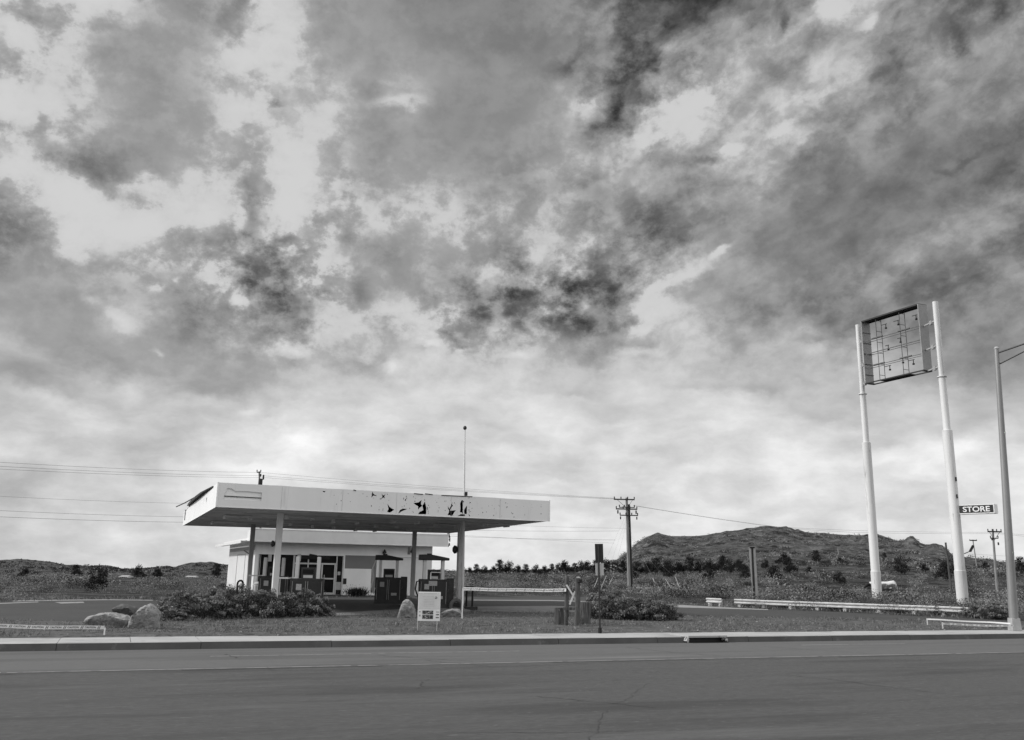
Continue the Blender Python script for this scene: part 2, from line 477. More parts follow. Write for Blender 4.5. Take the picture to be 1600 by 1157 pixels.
# road: one sheet, smoother pale lane by the kerb, coarser darker lane nearer
def road_material():
    m = mat('road_asphalt', .098, .16, 34, .9, bump=.008, bscale=70, spots=[(.072, .8, .50, .14), (.135, 1.4, .60, .1), (.09, 26, .66, .05)], stretch=(.10, 1., 1), turn=-math.radians(22))
    return m


W['road_near'] = mat('coarse_asphalt', .072, .3, 38, .95, bump=.02, bscale=60, spots=[(.048, .9, .50, .14), (.105, .55, .57, .14), (.20, 30, .64, .05), (.035, 26, .64, .05)], stretch=(.16, 1., 1), turn=-math.radians(22))
W['road_far'] = road_material()
W['roadline'] = mat('worn_road_paint', .27, .15, 6, .8, spots=[(.14, 5, .50, .12)])
W['crack'] = mat('tar_seam', .04, .3, 5, .8)


# ------------------------------------------------------------------ builder helpers
class MB:
    """collects faces and links them as ONE mesh object"""

    def __init__(s):
        s.v, s.f = [], []

    def add(s, vs, fs):
        o = len(s.v)
        s.v += [tuple(p) for p in vs]
        s.f += [tuple(i + o for i in f) for f in fs]
        return s

    def box(s, c, size, rot=None, taper=0.):
        hx, hy, hz = size[0] / 2, size[1] / 2, size[2] / 2
        vs = []
        for z in (-1, 1):
            k = 1 - taper if z > 0 else 1
            for x, y in ((-1, -1), (1, -1), (1, 1), (-1, 1)):
                vs.append(Vector((x * hx * k, y * hy * k, z * hz)))
        if rot is not None:
            vs = [rot @ p for p in vs]
        c = Vector(c)
        return s.add([p + c for p in vs], [(3, 2, 1, 0), (4, 5, 6, 7), (0, 1, 5, 4), (1, 2, 6, 5), (2, 3, 7, 6), (3, 0, 4, 7)])

    def bar(s, a, b, w, h=None, up=(0, 0, 1)):
        a, b = Vector(a), Vector(b)
        h = h or w
        d = (b - a)
        z = d.normalized()
        up = Vector(up)
        if abs(z.dot(up)) > .97:
            up = Vector((1, 0, 0))
        x = up.cross(z).normalized()
        y = z.cross(x)
        rot = Matrix((x, y, z)).transposed()
        return s.box((a + b) / 2, (w, h, d.length), rot)

    def tube(s, pts, r, n=8, caps=True):
        pts = [Vector(p) for p in pts]
        rs = r if isinstance(r, (list, tuple)) else [r] * len(pts)
        vs, fs = [], []
        ref = None
        for i, p in enumerate(pts):
            d = (pts[min(i + 1, len(pts) - 1)] - pts[max(i - 1, 0)]).normalized()
            if ref is None:
                ref = Vector((1, 0, 0)) if abs(d.x) < .9 else Vector((0, 1, 0))
            x = (ref - d * ref.dot(d)).normalized()
            ref = x
            y = d.cross(x)
            for k in range(n):
                a = 2 * PI * k / n
                vs.append(p + (x * math.cos(a) + y * math.sin(a)) * rs[i])
        for i in range(len(pts) - 1):
            for k in range(n):
                k2 = (k + 1) % n
                fs.append((i * n + k, i * n + k2, (i + 1) * n + k2, (i + 1) * n + k))
        if caps:
            fs.append(tuple(range(n))[::-1])
            fs.append(tuple((len(pts) - 1) * n + k for k in range(n)))
        return s.add(vs, fs)

    def lathe(s, prof, c=(0, 0, 0), n=24):
        """prof: (radius, height) upwards"""
        c = Vector(c)
        vs, fs = [], []
        for (r, z) in prof:
            for k in range(n):
                a = 2 * PI * k / n
                vs.append(c + Vector((r * math.cos(a), r * math.sin(a), z)))
        for i in range(len(prof) - 1):
            for k in range(n):
                k2 = (k + 1) % n
                fs.append((i * n + k, i * n + k2, (i + 1) * n + k2, (i + 1) * n + k))
        fs.append(tuple(range(n))[::-1])
        fs.append(tuple((len(prof) - 1) * n + k for k in range(n)))
        return s.add(vs, fs)

    def prism(s, poly, z0, z1):
        n = len(poly)
        vs = [(p[0], p[1], z0) for p in poly] + [(p[0], p[1], z1) for p in poly]
        fs = [tuple(range(n))[::-1], tuple(range(n, 2 * n))]
        fs += [(i, (i + 1) % n, n + (i + 1) % n, n + i) for i in range(n)]
        return s.add(vs, fs)

    def build(s, name, m, parent=None, smooth=False, bevel=0., fix=True):
        me = bpy.data.meshes.new(name)
        me.from_pydata([tuple(p) for p in s.v], [], s.f)
        if fix:
            b = bmesh.new()
            b.from_mesh(me)
            bmesh.ops.recalc_face_normals(b, faces=b.faces)
            b.to_mesh(me)
            b.free()
        for k in (m if isinstance(m, (list, tuple)) else [m]):
            me.materials.append(k)
        if smooth:
            for p in me.polygons:
                p.use_smooth = len(p.vertices) == 4
            me.set_sharp_from_angle(angle=math.radians(32))
        o = bpy.data.objects.new(name, me)
        S.collection.objects.link(o)
        if parent is not None:
            o.parent = parent
        if bevel:
            q = o.modifiers.new('edge', 'BEVEL')
            q.width = bevel
            q.segments = 1
            q.limit_method = 'ANGLE'
        return o


def tag(o, label=None, cat=None, group=None, kind=None):
    if label:
        o['label'] = label
    if cat:
        o['category'] = cat
    if group:
        o['group'] = group
    if kind:
        o['kind'] = kind
    return o


def thing(name, label, cat, loc, rz=0., group=None):
    o = bpy.data.objects.new(name, None)
    S.collection.objects.link(o)
    o.empty_display_size = .2
    o.location = loc
    o.rotation_euler = (0, 0, rz)
    return tag(o, label, cat, group)


def setting(o):
    o['kind'] = 'structure'
    return o


def copy_tree(o, loc, rz, label, scale=1.):
    c = o.copy()
    S.collection.objects.link(c)
    c.location = loc
    c.rotation_euler = (0, 0, rz)
    c.scale = (scale,) * 3
    c['label'] = label
    for ch in o.children:
        d = ch.copy()
        S.collection.objects.link(d)
        d.parent = c
        for g in ch.children:
            h = g.copy()
            S.collection.objects.link(h)
            h.parent = d
    return c


def rotz(a):
    return Matrix.Rotation(a, 3, 'Z')


def text_verts(txt, size, depth=.0):
    cu = bpy.data.curves.new('lettering', 'FONT')
    cu.body = txt
    cu.size = size
    cu.align_x = 'CENTER'
    cu.align_y = 'CENTER'
    cu.extrude = depth
    cu.offset = size * .018
    o = bpy.data.objects.new('lettering', cu)
    S.collection.objects.link(o)
    dg = bpy.context.evaluated_depsgraph_get()
    me = bpy.data.meshes.new_from_object(o.evaluated_get(dg))
    vs = [v.co.copy() for v in me.vertices]
    fs = [tuple(p.vertices) for p in me.polygons]
    bpy.data.objects.remove(o)
    bpy.data.meshes.remove(me)
    return vs, fs


# ------------------------------------------------------------------ site frame: u runs along the road, v from the kerb into the lot
A = math.radians(22)
UX, UY = math.cos(A), math.sin(A)
O = Vector((0, 25.73, 0))


def st(u, v, z=0.):
    return Vector((O.x + u * UX - v * UY, O.y + u * UY + v * UX, z))


def uv(p):
    d = Vector(p) - O
    return d.x * UX + d.y * UY, -d.x * UY + d.y * UX


def rectst(u0, u1, v0, v1):
    return [st(u0, v0), st(u1, v0), st(u1, v1), st(u0, v1)]


def strip(u0, u1, v0, v1, z0, z1, mb=None):
    mb = mb or MB()
    mb.prism([(p.x, p.y) for p in rectst(u0, u1, v0, v1)], z0, z1)
    return mb


def sheet(poly, z, name, m, kind='structure'):
    tris = tessellate_polygon([[Vector((p[0], p[1], 0)) for p in poly]])
    b = MB().add([(p[0], p[1], z) for p in poly], [tuple(t) for t in tris])
    o = b.build(name, m, fix=False)
    me = o.data
    for p in me.polygons:
        if p.normal.z < 0:
            p.flip()
    o['kind'] = kind
    return o


# road: far lane smooth and pale, near lane coarse; both sheets at -0.15
sheet(rectst(-160, 220, -4.5, .05), -.150, 'road_lane', W['road_far'])
sheet(rectst(-160, 220, -26., -4.5), -.150, 'road', W['road_near'])
# seam between the two surfaces, worn lane marks
rng = np.random.default_rng(3)
b = MB()
u0 = -60.
while u0 < 90:
    ln = rng.uniform(3, 7)
    b.add([st(u0, -4.53 + .01 * rng.standard_normal(), -.146), st(u0 + ln, -4.53, -.146), st(u0 + ln, -4.45, -.146), st(u0, -4.47, -.146)], [(0, 1, 2, 3)])
    u0 += ln + rng.uniform(0, .2)
setting(b.build('road_edge_line', W['roadline'], fix=False))
b = MB()
for (a0, a1, w) in ((-7.6, -4.1, -1.95), (-3.9, -.4, -1.85), (8.4, 12.2, -1.35), (20, 23.6, -1.35)):
    b.add([st(a0, w - .04, -.146), st(a1, w - .03, -.146), st(a1, w + .03, -.146), st(a0, w + .03, -.146)], [(0, 1, 2, 3)])
setting(b.build('lane_marking', W['roadline'], fix=False))
b = MB()
u0 = -60.
while u0 < 90:
    ln = rng.uniform(1.5, 4)
    w = -4.75 + .06 * rng.standard_normal()
    b.add([st(u0, w, -.146), st(u0 + ln, w + .02, -.146), st(u0 + ln, w + .06, -.146), st(u0, w + .035, -.146)], [(0, 1, 2, 3)])
    u0 += ln + rng.uniform(0, 5)
setting(b.build('tar_seam', W['crack'], fix=False))

# fine cracks wandering over the near lane
b = MB()
for i in range(26):
    cu_, cw_ = rng.uniform(-9, 11), rng.uniform(-14, -.6)
    dx_, dw_ = rng.uniform(-.1, .1), rng.choice([-1, 1]) * rng.uniform(.05, .14)
    if i % 3 == 0:
        dx_, dw_ = rng.uniform(.1, .2), rng.uniform(-.02, .02)
    prev = None
    for s_ in range(int(rng.integers(8, 30))):
        cu_ += dx_ + rng.uniform(-.07, .07)
        cw_ += dw_ + rng.uniform(-.05, .05)
        if not (-15 < cw_ < -.1):
            break
        wd_ = rng.uniform(.004, .013)
        now = (st(cu_ - wd_, cw_ - wd_ * .5, -.1455), st(cu_ + wd_, cw_ + wd_ * .5, -.1455))
        if prev:
            b.add([prev[0], prev[1], now[1], now[0]], [(0, 1, 2, 3)])
        prev = now
setting(b.build('road_crack', W['crack'], fix=False))

# kerb with a gap for the drain, sidewalk slab with joints
drain = gp(1105, 995.5, 0)
du_, _ = uv(drain)
D0, D1 = du_ - .62, du_ + .58
kb = MB()
u0 = -90.
joints = []
while u0 < 150:
    u1 = u0 + 3.05
    joints.append(u1)
    for (a0, a1) in ([(u0, u1)] if (u1 < D0 or u0 > D1) else [(u0, min(u1, D0)), (max(u0, D1), u1)]):
        if a1 - a0 > .02:
            h0 = rng.uniform(-.006, .006)
            p = [st(a0 + .006, -.03, -.16), st(a1 - .006, -.03, -.16), st(a1 - .006, 0.02, -.0 + h0), st(a0 + .006, .02, h0),
                 st(a0 + .006, .15, -.16), st(a1 - .006, .15, -.16), st(a1 - .006, .15, h0), st(a0 + .006, .15, h0)]
            kb.add(p, [(0, 1, 2, 3), (4, 7, 6, 5), (3, 2, 6, 7), (0, 3, 7, 4), (1, 5, 6, 2), (0, 4, 5, 1)])
    u0 = u1
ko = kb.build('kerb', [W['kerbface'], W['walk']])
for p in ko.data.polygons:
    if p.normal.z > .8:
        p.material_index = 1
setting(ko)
sw = MB()
u0 = -90.
while u0 < 150:
    u1 = u0 + 1.525
    dz = rng.uniform(-.004, .004)
    vf_ = 1.78 + rng.uniform(-.06, .06)
    if u1 > D0 and u0 < D1:
        if u0 < D0:
            strip(u0 + .007, D0 - .01, .155, vf_, -.14, dz + .002, sw)
        if u1 > D1:
            strip(D1 + .01, u1 - .007, .155, vf_, -.14, dz + .002, sw)
        strip(max(u0, D0 - .01) + .001, min(u1, D1 + .01) - .001, .9, vf_ - .01, -.14, dz + .001, sw)
    else:
        strip(u0 + .007, u1 - .007, .155, vf_, -.14, dz + .002, sw)
    u0 = u1
setting(sw.build('sidewalk', W['walk']))
strip(-90, 150, .15, 1.6, -.17, -.012).build('sidewalk_bed', W['dark'])['kind'] = 'structure'
# storm drain
dr = thing('storm_drain', 'black storm drain mouth cut into the kerb with a crumbling concrete hood', 'storm drain', st(du_ - .02, 0), A)
b = MB()
b.box((0, .45, .012), (1.30, 1.0, .05))
h_ = b.build('hood', W['walk'], dr)
MB().box((0, .62, -.10), (1.16, .1, .16)).build('throat', W['black'], dr)
MB().box((0, .2, -.148), (1.18, .8, .012)).build('sill', W['black'], dr)
b = MB()
for i in range(22):
    b = MB()
    x = (-.64 + rng.uniform(-.10, .06)) if i % 2 else (.62 + rng.uniform(-.06, .10))
    b.box((x, rng.uniform(-.06, .25), rng.uniform(-.10, .02)), (rng.uniform(.04, .11),) * 2 + (rng.uniform(.03, .09),), Matrix.Rotation(rng.uniform(0, 3), 3, 'Z') @ Matrix.Rotation(rng.uniform(0, .8), 3, 'X'))
    b.build('broken_lump', W['concrete'], dr)

# verge, lot, apron
VERGE_PX = [(-260, 980), (0, 972), (243, 970), (400, 966), (520, 963), (640, 958), (740, 955), (860, 958), (960, 962), (1060, 963), (1300, 968), (1450, 972), (1600, 977), (1900, 985)]
vg = [gp(*p) for p in VERGE_PX]
vpoly = [st(-90, 1.70), st(150, 1.70)] + [st(150, 6), st(60, 5.5)] + [p for p in vg[::-1]] + [st(-60, 3.5), st(-90, 3.5)]
# a gridded verge with little lumps
LOT_PX = [(-400, 952), (-100, 944), (0, 941), (80, 938), (150, 937), (240, 937.5), (330, 938), (700, 931), (850, 931.5), (960, 934), (1020, 941), (1060, 945), (1148, 950), (1300, 956), (1420, 962), (1534, 968), (1700, 975)]
lf = [gp(*p) for p in LOT_PX]
lpoly = [st(-80, 1.9), st(90, 1.9)] + [p for p in lf[::-1]] + [st(-80, 22)]
sheet(lpoly, -.006, 'parking_lot', W['asphalt'])
AP = [(505, 959), (640, 951), (720, 948), (860, 947), (960, 950), (975, 955), (860, 958), (740, 955.5), (640, 960), (560, 963), (500, 965)]
sheet([gp(*p) for p in AP], -.001, 'concrete_apron', mat('apron_concrete', .17, .2, .8, .9, bump=.006, bscale=20, spots=[(.09, 1.4, .56, .1)]))
EDGE = mat('pale_edge_paving', .24, .15, 2, .9, spots=[(.12, 2, .55, .1)])
for k, pl in enumerate(([(-60, 944.5), (0, 942.6), (60, 940.5), (60, 941.6), (0, 944), (-60, 946)],
                        [(20, 938.6), (100, 937.2), (170, 936.8), (240, 937.6), (238, 939), (170, 938.2), (100, 939), (20, 940.4)],
                        [(85, 941.2), (130, 940.6), (132, 942.6), (95, 943.6)],
                        [(740, 937.5), (860, 938), (960, 941), (960, 942), (860, 939.2), (740, 938.6)],
                        [(1030, 944.2), (1060, 945.4), (1148, 950), (1200, 952.3), (1200, 953.6), (1148, 952), (1060, 949.5), (1030, 946)],
                        [(1270, 969.5), (1400, 970.5), (1590, 978), (1590, 979.3), (1400, 972.2), (1270, 970.6)])):
    sheet([gp(*p) for p in pl], .003, 'kerb_strip', EDGE)

# ------------------------------------------------------------------ terrain: one sheet, valley on the left, scrub slope and rocky hill on the right
RIDGE = [(-500, 880), (-200, 878), (-60, 877), (0, 876), (30, 873.5), (60, 876), (80, 878.5), (100, 883), (130, 884.5), (160, 884), (175, 885), (188, 889), (212, 889), (240, 886.5), (262, 884), (272, 887.5),
         (288, 881), (300, 879), (330, 879), (352, 882), (400, 884), (500, 887), (600, 889), (720, 893), (780, 892), (840, 891), (900, 889), (925, 887), (945, 882), (962, 876), (975, 868), (985, 860), (996, 848), (1008, 841), (1018, 836), (1028, 832), (1036, 835), (1050, 838.5), (1085, 838),
         (1110, 835), (1135, 830), (1160, 828), (1185, 824), (1200, 821.5), (1215, 823), (1228, 824), (1240, 829), (1252, 832), (1290, 834), (1330, 836), (1354, 838), (1375, 841), (1402, 846), (1412, 846),
         (1420, 839), (1424, 837.5), (1429, 839.5), (1436, 848), (1450, 851), (1461, 849), (1474, 853.5), (1482, 861), (1490, 869), (1500, 871), (1530, 873), (1560, 877), (1600, 879), (1700, 884), (1900, 892), (2200, 900)]


def azt(px, py):
    d = ray(px, py)
    return math.atan2(d[0], d[1]), d[2] / math.hypot(d[0], d[1])


rid = np.array([azt(*p) for p in RIDGE])
# per bearing: ridge distance, mid-slope distance and mid-slope tangent
PROF = [(-.62, 1100, 420, -.012), (-.30, 1100, 420, -.0125), (-.17, 800, 360, -.010), (-.06, 330, 200, -.0075), (.05, 300, 190, -.0065), (.09, 520, 230, -.001), (.14, 640, 270, .006), (.27, 700, 320, .0165), (.36, 720, 330, .015),
        (.44, 620, 300, .009), (.55, 520, 280, .004), (.7, 480, 260, .0)]
PROF = np.array(PROF)


def fbm(x, y, oct=5, seed=0, ridged=False):
    """value noise"""
    rs = np.random.default_rng(100 + seed)
    tab = rs.random((256, 256))
    out = np.zeros_like(x, dtype=float)
    amp, fr, tot = 1., 1., 0.
    for k in range(oct):
        xx, yy = x * fr + 17.3 * k, y * fr + 9.1 * k
        xi, yi = np.floor(xx).astype(int), np.floor(yy).astype(int)
        a, c = xx - xi, yy - yi
        a, c = a * a * (3 - 2 * a), c * c * (3 - 2 * c)
        g = lambda i, j: tab[i % 256, j % 256]
        n = (g(xi, yi) * (1 - a) + g(xi + 1, yi) * a) * (1 - c) + (g(xi, yi + 1) * (1 - a) + g(xi + 1, yi + 1) * a) * c
        if ridged:
            n = 1 - np.abs(2 * n - 1)
        out += amp * (n - .5)
        tot += amp
        amp *= .5
        fr *= 2.03
    return out / tot


def terrain_z(x, y):
    x, y = np.asarray(x, float), np.asarray(y, float)
    r = np.hypot(x, y)
    a = np.arctan2(x, y)
    ac = np.clip(a, -.7, .75)
    tr = np.interp(ac, rid[:, 0], rid[:, 1])
    D = np.interp(ac, PROF[:, 0], PROF[:, 1])
    Dm = np.interp(ac, PROF[:, 0], PROF[:, 2])
    tm = np.interp(ac, PROF[:, 0], PROF[:, 3])
    r0 = 92.
    lr = np.log(np.maximum(r, 1.))
    z0 = -.03
    zm = EYE + tm * Dm
    zr = EYE + tr * D
    s1 = np.clip((lr - math.log(r0)) / (np.log(Dm) - math.log(r0)), 0, 1)
    s2 = np.clip((r - Dm) / (D - Dm), 0, 1)
    zA = z0 + (zm - z0) * s1 ** 1.35
    rough = fbm(x / 90, y / 90, 5, 1, True)
    zB = zm + (zr - zm) * (s2 ** 1.15)
    z = np.where(r < Dm, zA, zB)
    # gullies and ledges, none at the skyline so that it keeps its outline
    env = np.clip((r - 150) / 250, 0, 1) * np.clip((D * .985 - r) / (D * .25), 0, 1)
    big = np.clip((zr - zm) / 25, .15, 1)
    z = z + rough * 15 * env * big + fbm(x / 20, y / 20, 5, 2, True) * 5.5 * env * big
    z = z + fbm(x / 9, y / 9, 4, 3) * .6 * np.clip((r - 95) / 60, 0, 1) * np.clip((D - r) / 60 + .2, 0, 1)
    z = z + np.where((r > D * .97), fbm(x / 9, y / 9, 5, 5) * np.where(ac > .1, 1.7, 3.0), 0) * np.clip(1.3 - (r - D) / 60, 0, 1)
    far = np.clip((r - D) / 260, 0, 1)
    z = z - far * (zr - z0 + 14) * 1.0
    # everything beside or behind the camera is level ground
    away = np.clip((np.abs(a) - .72) / .3, 0, 1)
    z = z * (1 - away) + (-.03) * away
    # the road side lies lower
    vv = -(x - O.x) * UY + (y - O.y) * UX
    return np.where(vv < 1.0, -.26, z)


azs = np.concatenate([np.radians(np.arange(-180, -46, 6)), np.radians(np.arange(-46, 48, .16)), np.radians(np.arange(48, 181, 6))])
rs_ = np.concatenate([[0.5, 8, 16], np.geomspace(20, 150, 46), np.geomspace(154, 1500, 190), [1900, 2600]])
AA, RR = np.meshgrid(azs, rs_)
TX, TY = np.sin(AA) * RR, np.cos(AA) * RR
TZ = terrain_z(TX, TY)
na, nr = len(azs), len(rs_)
me = bpy.data.meshes.new('terrain')
co_ = np.stack([TX, TY, TZ], -1).reshape(-1, 3)
ii = np.arange(nr * na).reshape(nr, na)
q = np.stack([ii[:-1, :-1], ii[1:, :-1], ii[1:, 1:], ii[:-1, 1:]], -1).reshape(-1, 4)
me.vertices.add(len(co_))
me.vertices.foreach_set('co', co_.ravel())
me.loops.add(q.size)
me.loops.foreach_set('vertex_index', q.ravel())
me.polygons.add(len(q))
me.polygons.foreach_set('loop_start', np.arange(0, q.size, 4))
me.polygons.foreach_set('loop_total', np.full(len(q), 4))
me.update()
me.validate()
for p in me.polygons:
    p.use_smooth = True
if me.polygons[500].normal.z < 0:
    me.flip_normals()
to = bpy.data.objects.new('terrain', me)
S.collection.objects.link(to)
setting(to)


def terrain_material():
    m = bpy.data.materials.new('scrub_ground')
    m.use_nodes = True
    n, l = m.node_tree.nodes, m.node_tree.links
    b = n['Principled BSDF']
    b.inputs['Roughness'].default_value = .95
    b.inputs['Specular IOR Level'].default_value = .1
    t = n.new('ShaderNodeTexCoord')

    def nz(sc, det, ro=.65, st_=(1, 1, 1)):
        mp = n.new('ShaderNodeMapping')
        mp.inputs['Scale'].default_value = st_
        l.new(t.outputs['Object'], mp.inputs[0])
        x = n.new('ShaderNodeTexNoise')
        x.inputs['Scale'].default_value = sc
        x.inputs['Detail'].default_value = det
        x.inputs['Roughness'].default_value = ro
        l.new(mp.outputs[0], x.inputs['Vector'])
        return x.outputs[0]

    def ramp(src, p0, c0, p1, c1):
        r = n.new('ShaderNodeValToRGB')
        r.color_ramp.elements[0].position = p0
        r.color_ramp.elements[0].color = (c0,) * 3 + (1,)
        r.color_ramp.elements[1].position = p1
        r.color_ramp.elements[1].color = (c1,) * 3 + (1,)
        l.new(src, r.inputs[0])
        return r.outputs[0]

    soil = ramp(nz(.45, 10, .8), .42, .035, .60, .15)
    rock = ramp(nz(.12, 10, .8, (1, 1, 3.5)), .43, .025, .60, .22)
    # rock shows where it is steep
    g = n.new('ShaderNodeNewGeometry')
    sp = n.new('ShaderNodeSeparateXYZ')
    l.new(g.outputs['Normal'], sp.inputs[0])
    st2 = ramp(sp.outputs[2], .945, 1, .992, 0)
    mxn = n.new('ShaderNodeMix')
    mxn.data_type = 'RGBA'
    l.new(st2, mxn.inputs[0])
    l.new(soil, mxn.inputs[6])
    l.new(rock, mxn.inputs[7])
    # bushes too far off to be built: dark dots
    v = n.new('ShaderNodeTexVoronoi')
    v.inputs['Scale'].default_value = .22
    l.new(t.outputs['Object'], v.inputs['Vector'])
    dots = ramp(v.outputs['Distance'], .25, 1, .48, 0)
    many = ramp(nz(.03, 6), .44, 0, .52, 1)
    mu = n.new('ShaderNodeMath')
    mu.operation = 'MULTIPLY'
    l.new(dots, mu.inputs[0])
    l.new(many, mu.inputs[1])
    m2 = n.new('ShaderNodeMix')
    m2.data_type = 'RGBA'
    l.new(mu.outputs[0], m2.inputs[0])
    l.new(mxn.outputs[2], m2.inputs[6])
    m2.inputs[7].default_value = (.022, .022, .022, 1)
    l.new(m2.outputs[2], b.inputs['Base Color'])
    bp = n.new('ShaderNodeBump')
    bp.inputs['Distance'].default_value = 3.4
    l.new(nz(.35, 9, .7), bp.inputs['Height'])
    l.new(bp.outputs[0], b.inputs['Normal'])
    return m


me.materials.append(terrain_material())


def hit(px, py, rmin=40, rmax=1400):
    """where a sight line meets the terrain"""
    d = ray(px, py)
    h = math.hypot(d[0], d[1])
    rr = np.geomspace(rmin, rmax, 900)
    x, y = d[0] / h * rr, d[1] / h * rr
    z = terrain_z(x, y)
    line = EYE + d[2] / h * rr
    k = np.argmax(z > line)
    if z[k] <= line[k]:
        k = len(rr) - 1 if rmax < 900 else int(np.argmax((z - EYE) / rr))
    return Vector((x[k], y[k], z[k]))


# verge as a lumpy grid
vu = np.linspace(-30, 40, 280)
vb = MB()
vgl = sorted([uv(p) for p in vg])
vgu, vgv = [p[0] for p in vgl], [p[1] for p in vgl]
cols = 14
vs, fs = [], []
for i, uu in enumerate(vu):
    far_v = float(np.interp(uu, vgu, vgv))
    for j in range(cols + 1):
        w = 1.62 + (far_v + .18 * math.sin(uu * 3.1) + .12 * math.sin(uu * 7.7) - 1.62) * j / cols
        p = st(uu, w)
        z = .004 + (0 if j in (0, cols) else .02 + .05 * float(fbm(np.array(p.x * 1.1), np.array(p.y * 1.1), 3, 9)))
        vs.append((p.x, p.y, z - (.02 if j == 0 else 0)))
for i in range(len(vu) - 1):
    for j in range(cols):
        k = i * (cols + 1) + j
        fs.append((k, k + cols + 1, k + cols + 2, k + 1))
vb.add(vs, fs)
vo = vb.build('grass_verge', mat('verge_soil', .080, .5, 2.2, .95, bump=.06, bscale=7, spots=[(.025, 4., .54, .08), (.17, 9, .62, .05), (.022, 1.0, .58, .08)]), smooth=True)
setting(vo)


# ------------------------------------------------------------------ foliage
def leaf_object(name, c, ln, wd, mi, mats, parent=None, upward=0., rs=None, axis=None):
    """one mesh of many separate leaf-sized faces. c (N,3) centres, ln, wd lengths and widths, mi material index"""
    rs = rs or rng
    n = len(c)
    a = rs.standard_normal((n, 3))
    if axis is not None:
        a = a * .55 + axis
    a[:, 2] += upward
    a /= np.linalg.norm(a, axis=1, keepdims=True) + 1e-9
    b = np.cross(a, rs.standard_normal((n, 3)))
    b /= np.linalg.norm(b, axis=1, keepdims=True) + 1e-9
    ln = np.broadcast_to(ln, (n,))[:, None]
    wd = np.broadcast_to(wd, (n,))[:, None]
    v = np.stack([c - a * ln / 2, c + b * wd / 2 - a * ln * .05, c + a * ln / 2, c - b * wd / 2 - a * ln * .05], 1).reshape(-1, 3)
    me = bpy.data.meshes.new(name)
    me.vertices.add(4 * n)
    me.vertices.foreach_set('co', v.ravel())
    me.loops.add(4 * n)
    me.loops.foreach_set('vertex_index', np.arange(4 * n))
    me.polygons.add(n)
    me.polygons.foreach_set('loop_start', np.arange(0, 4 * n, 4))
    me.polygons.foreach_set('loop_total', np.full(n, 4))
    me.polygons.foreach_set('material_index', np.asarray(mi, dtype=np.int32))
    me.update()
    for m in mats:
        me.materials.append(m)
    o = bpy.data.objects.new(name, me)
    S.collection.objects.link(o)
    if parent is not None:
        o.parent = parent
    return o


def make_shrub(name, label, cat, seed, rx, ry, h, n=5200, leaf=.055, pale=.22, group=None, lobes=46, sage=False):
    """rabbitbrush: stems fan out from the base, each ends in a tuft of narrow leaves with a paler flower head"""
    rs = np.random.default_rng(seed)
    root = thing(name, label, cat, (0, 0, 0), 0, group)
    C_, LN, WD, MI, AX = [], [], [], [], []
    sb = MB()
    for k in range(lobes):
        ph = rs.uniform(0, 2 * PI)
        el = math.asin(rs.uniform(.02, 1) ** .8)
        rad = rs.uniform(.78, 1.06) if k % 4 else rs.uniform(.45, .75)
        hs = h * rs.uniform(.8, 1.05)
        p = np.array([math.cos(ph) * math.cos(el) * rx * rad, math.sin(ph) * math.cos(el) * ry * rad, max(.06, math.sin(el) * hs * rad)])
        p[2] = min(p[2], h)
        base = Vector((p[0] * .15, p[1] * .15, -.02))
        midp = Vector((p[0] * .55, p[1] * .55, p[2] * .45))
        sb.tube([base, midp, Vector(p)], [.014, .008, .004], 4, False)
        m = int(n / lobes)
        lr = rs.uniform(.13, .24) * (rx + h) * .42
        q = rs.standard_normal((m, 3))
        q /= np.linalg.norm(q, axis=1, keepdims=True)
        q *= (rs.random((m, 1)) ** .45) * lr
        q[:, 2] *= .75
        cc = p + q
        cc[:, 2] = np.maximum(cc[:, 2], .02 + .03 * rs.random(m))
        out = np.array([p[0], p[1], p[2] + .3])
        out = out / np.linalg.norm(out)
        AX.append(np.broadcast_to(out * .5 + np.array([0, 0, .5]), (m, 3)))
        C_.append(cc)
        LN.append(rs.uniform(.7, 1.5, m) * leaf)
        WD.append(rs.uniform(.25, .45, m) * leaf)
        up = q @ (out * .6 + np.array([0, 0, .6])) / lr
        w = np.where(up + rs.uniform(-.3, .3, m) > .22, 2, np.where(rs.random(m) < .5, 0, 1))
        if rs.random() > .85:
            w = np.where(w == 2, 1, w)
        MI.append(w)
    # filling in the shade underneath
    m = n // 3
    q = rs.standard_normal((m, 3))
    q /= np.linalg.norm(q, axis=1, keepdims=True)
    q *= rs.random((m, 1)) ** .4 * .85
    cc = q * np.array([rx, ry, h * .85])
    cc[:, 2] = np.abs(cc[:, 2]) + .02
    C_.append(cc)
    LN.append(rs.uniform(.9, 1.6, m) * leaf)
    WD.append(rs.uniform(.35, .55, m) * leaf)
    MI.append((rs.random(m) < .3).astype(int))
    AX.append(np.broadcast_to(np.array([0, 0, .4]), (m, 3)))
    LN, WD = np.concatenate(LN), np.concatenate(WD)
    MI = np.concatenate(MI)
    WD = np.where(MI == 2, LN * .8, WD)
    mats = [LEAF['a'], LEAF['b'], LEAF['s' if sage else 'c']]
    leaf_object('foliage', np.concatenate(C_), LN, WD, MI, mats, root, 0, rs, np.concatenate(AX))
    sb.build('stem', W['bark'], root)
    return root


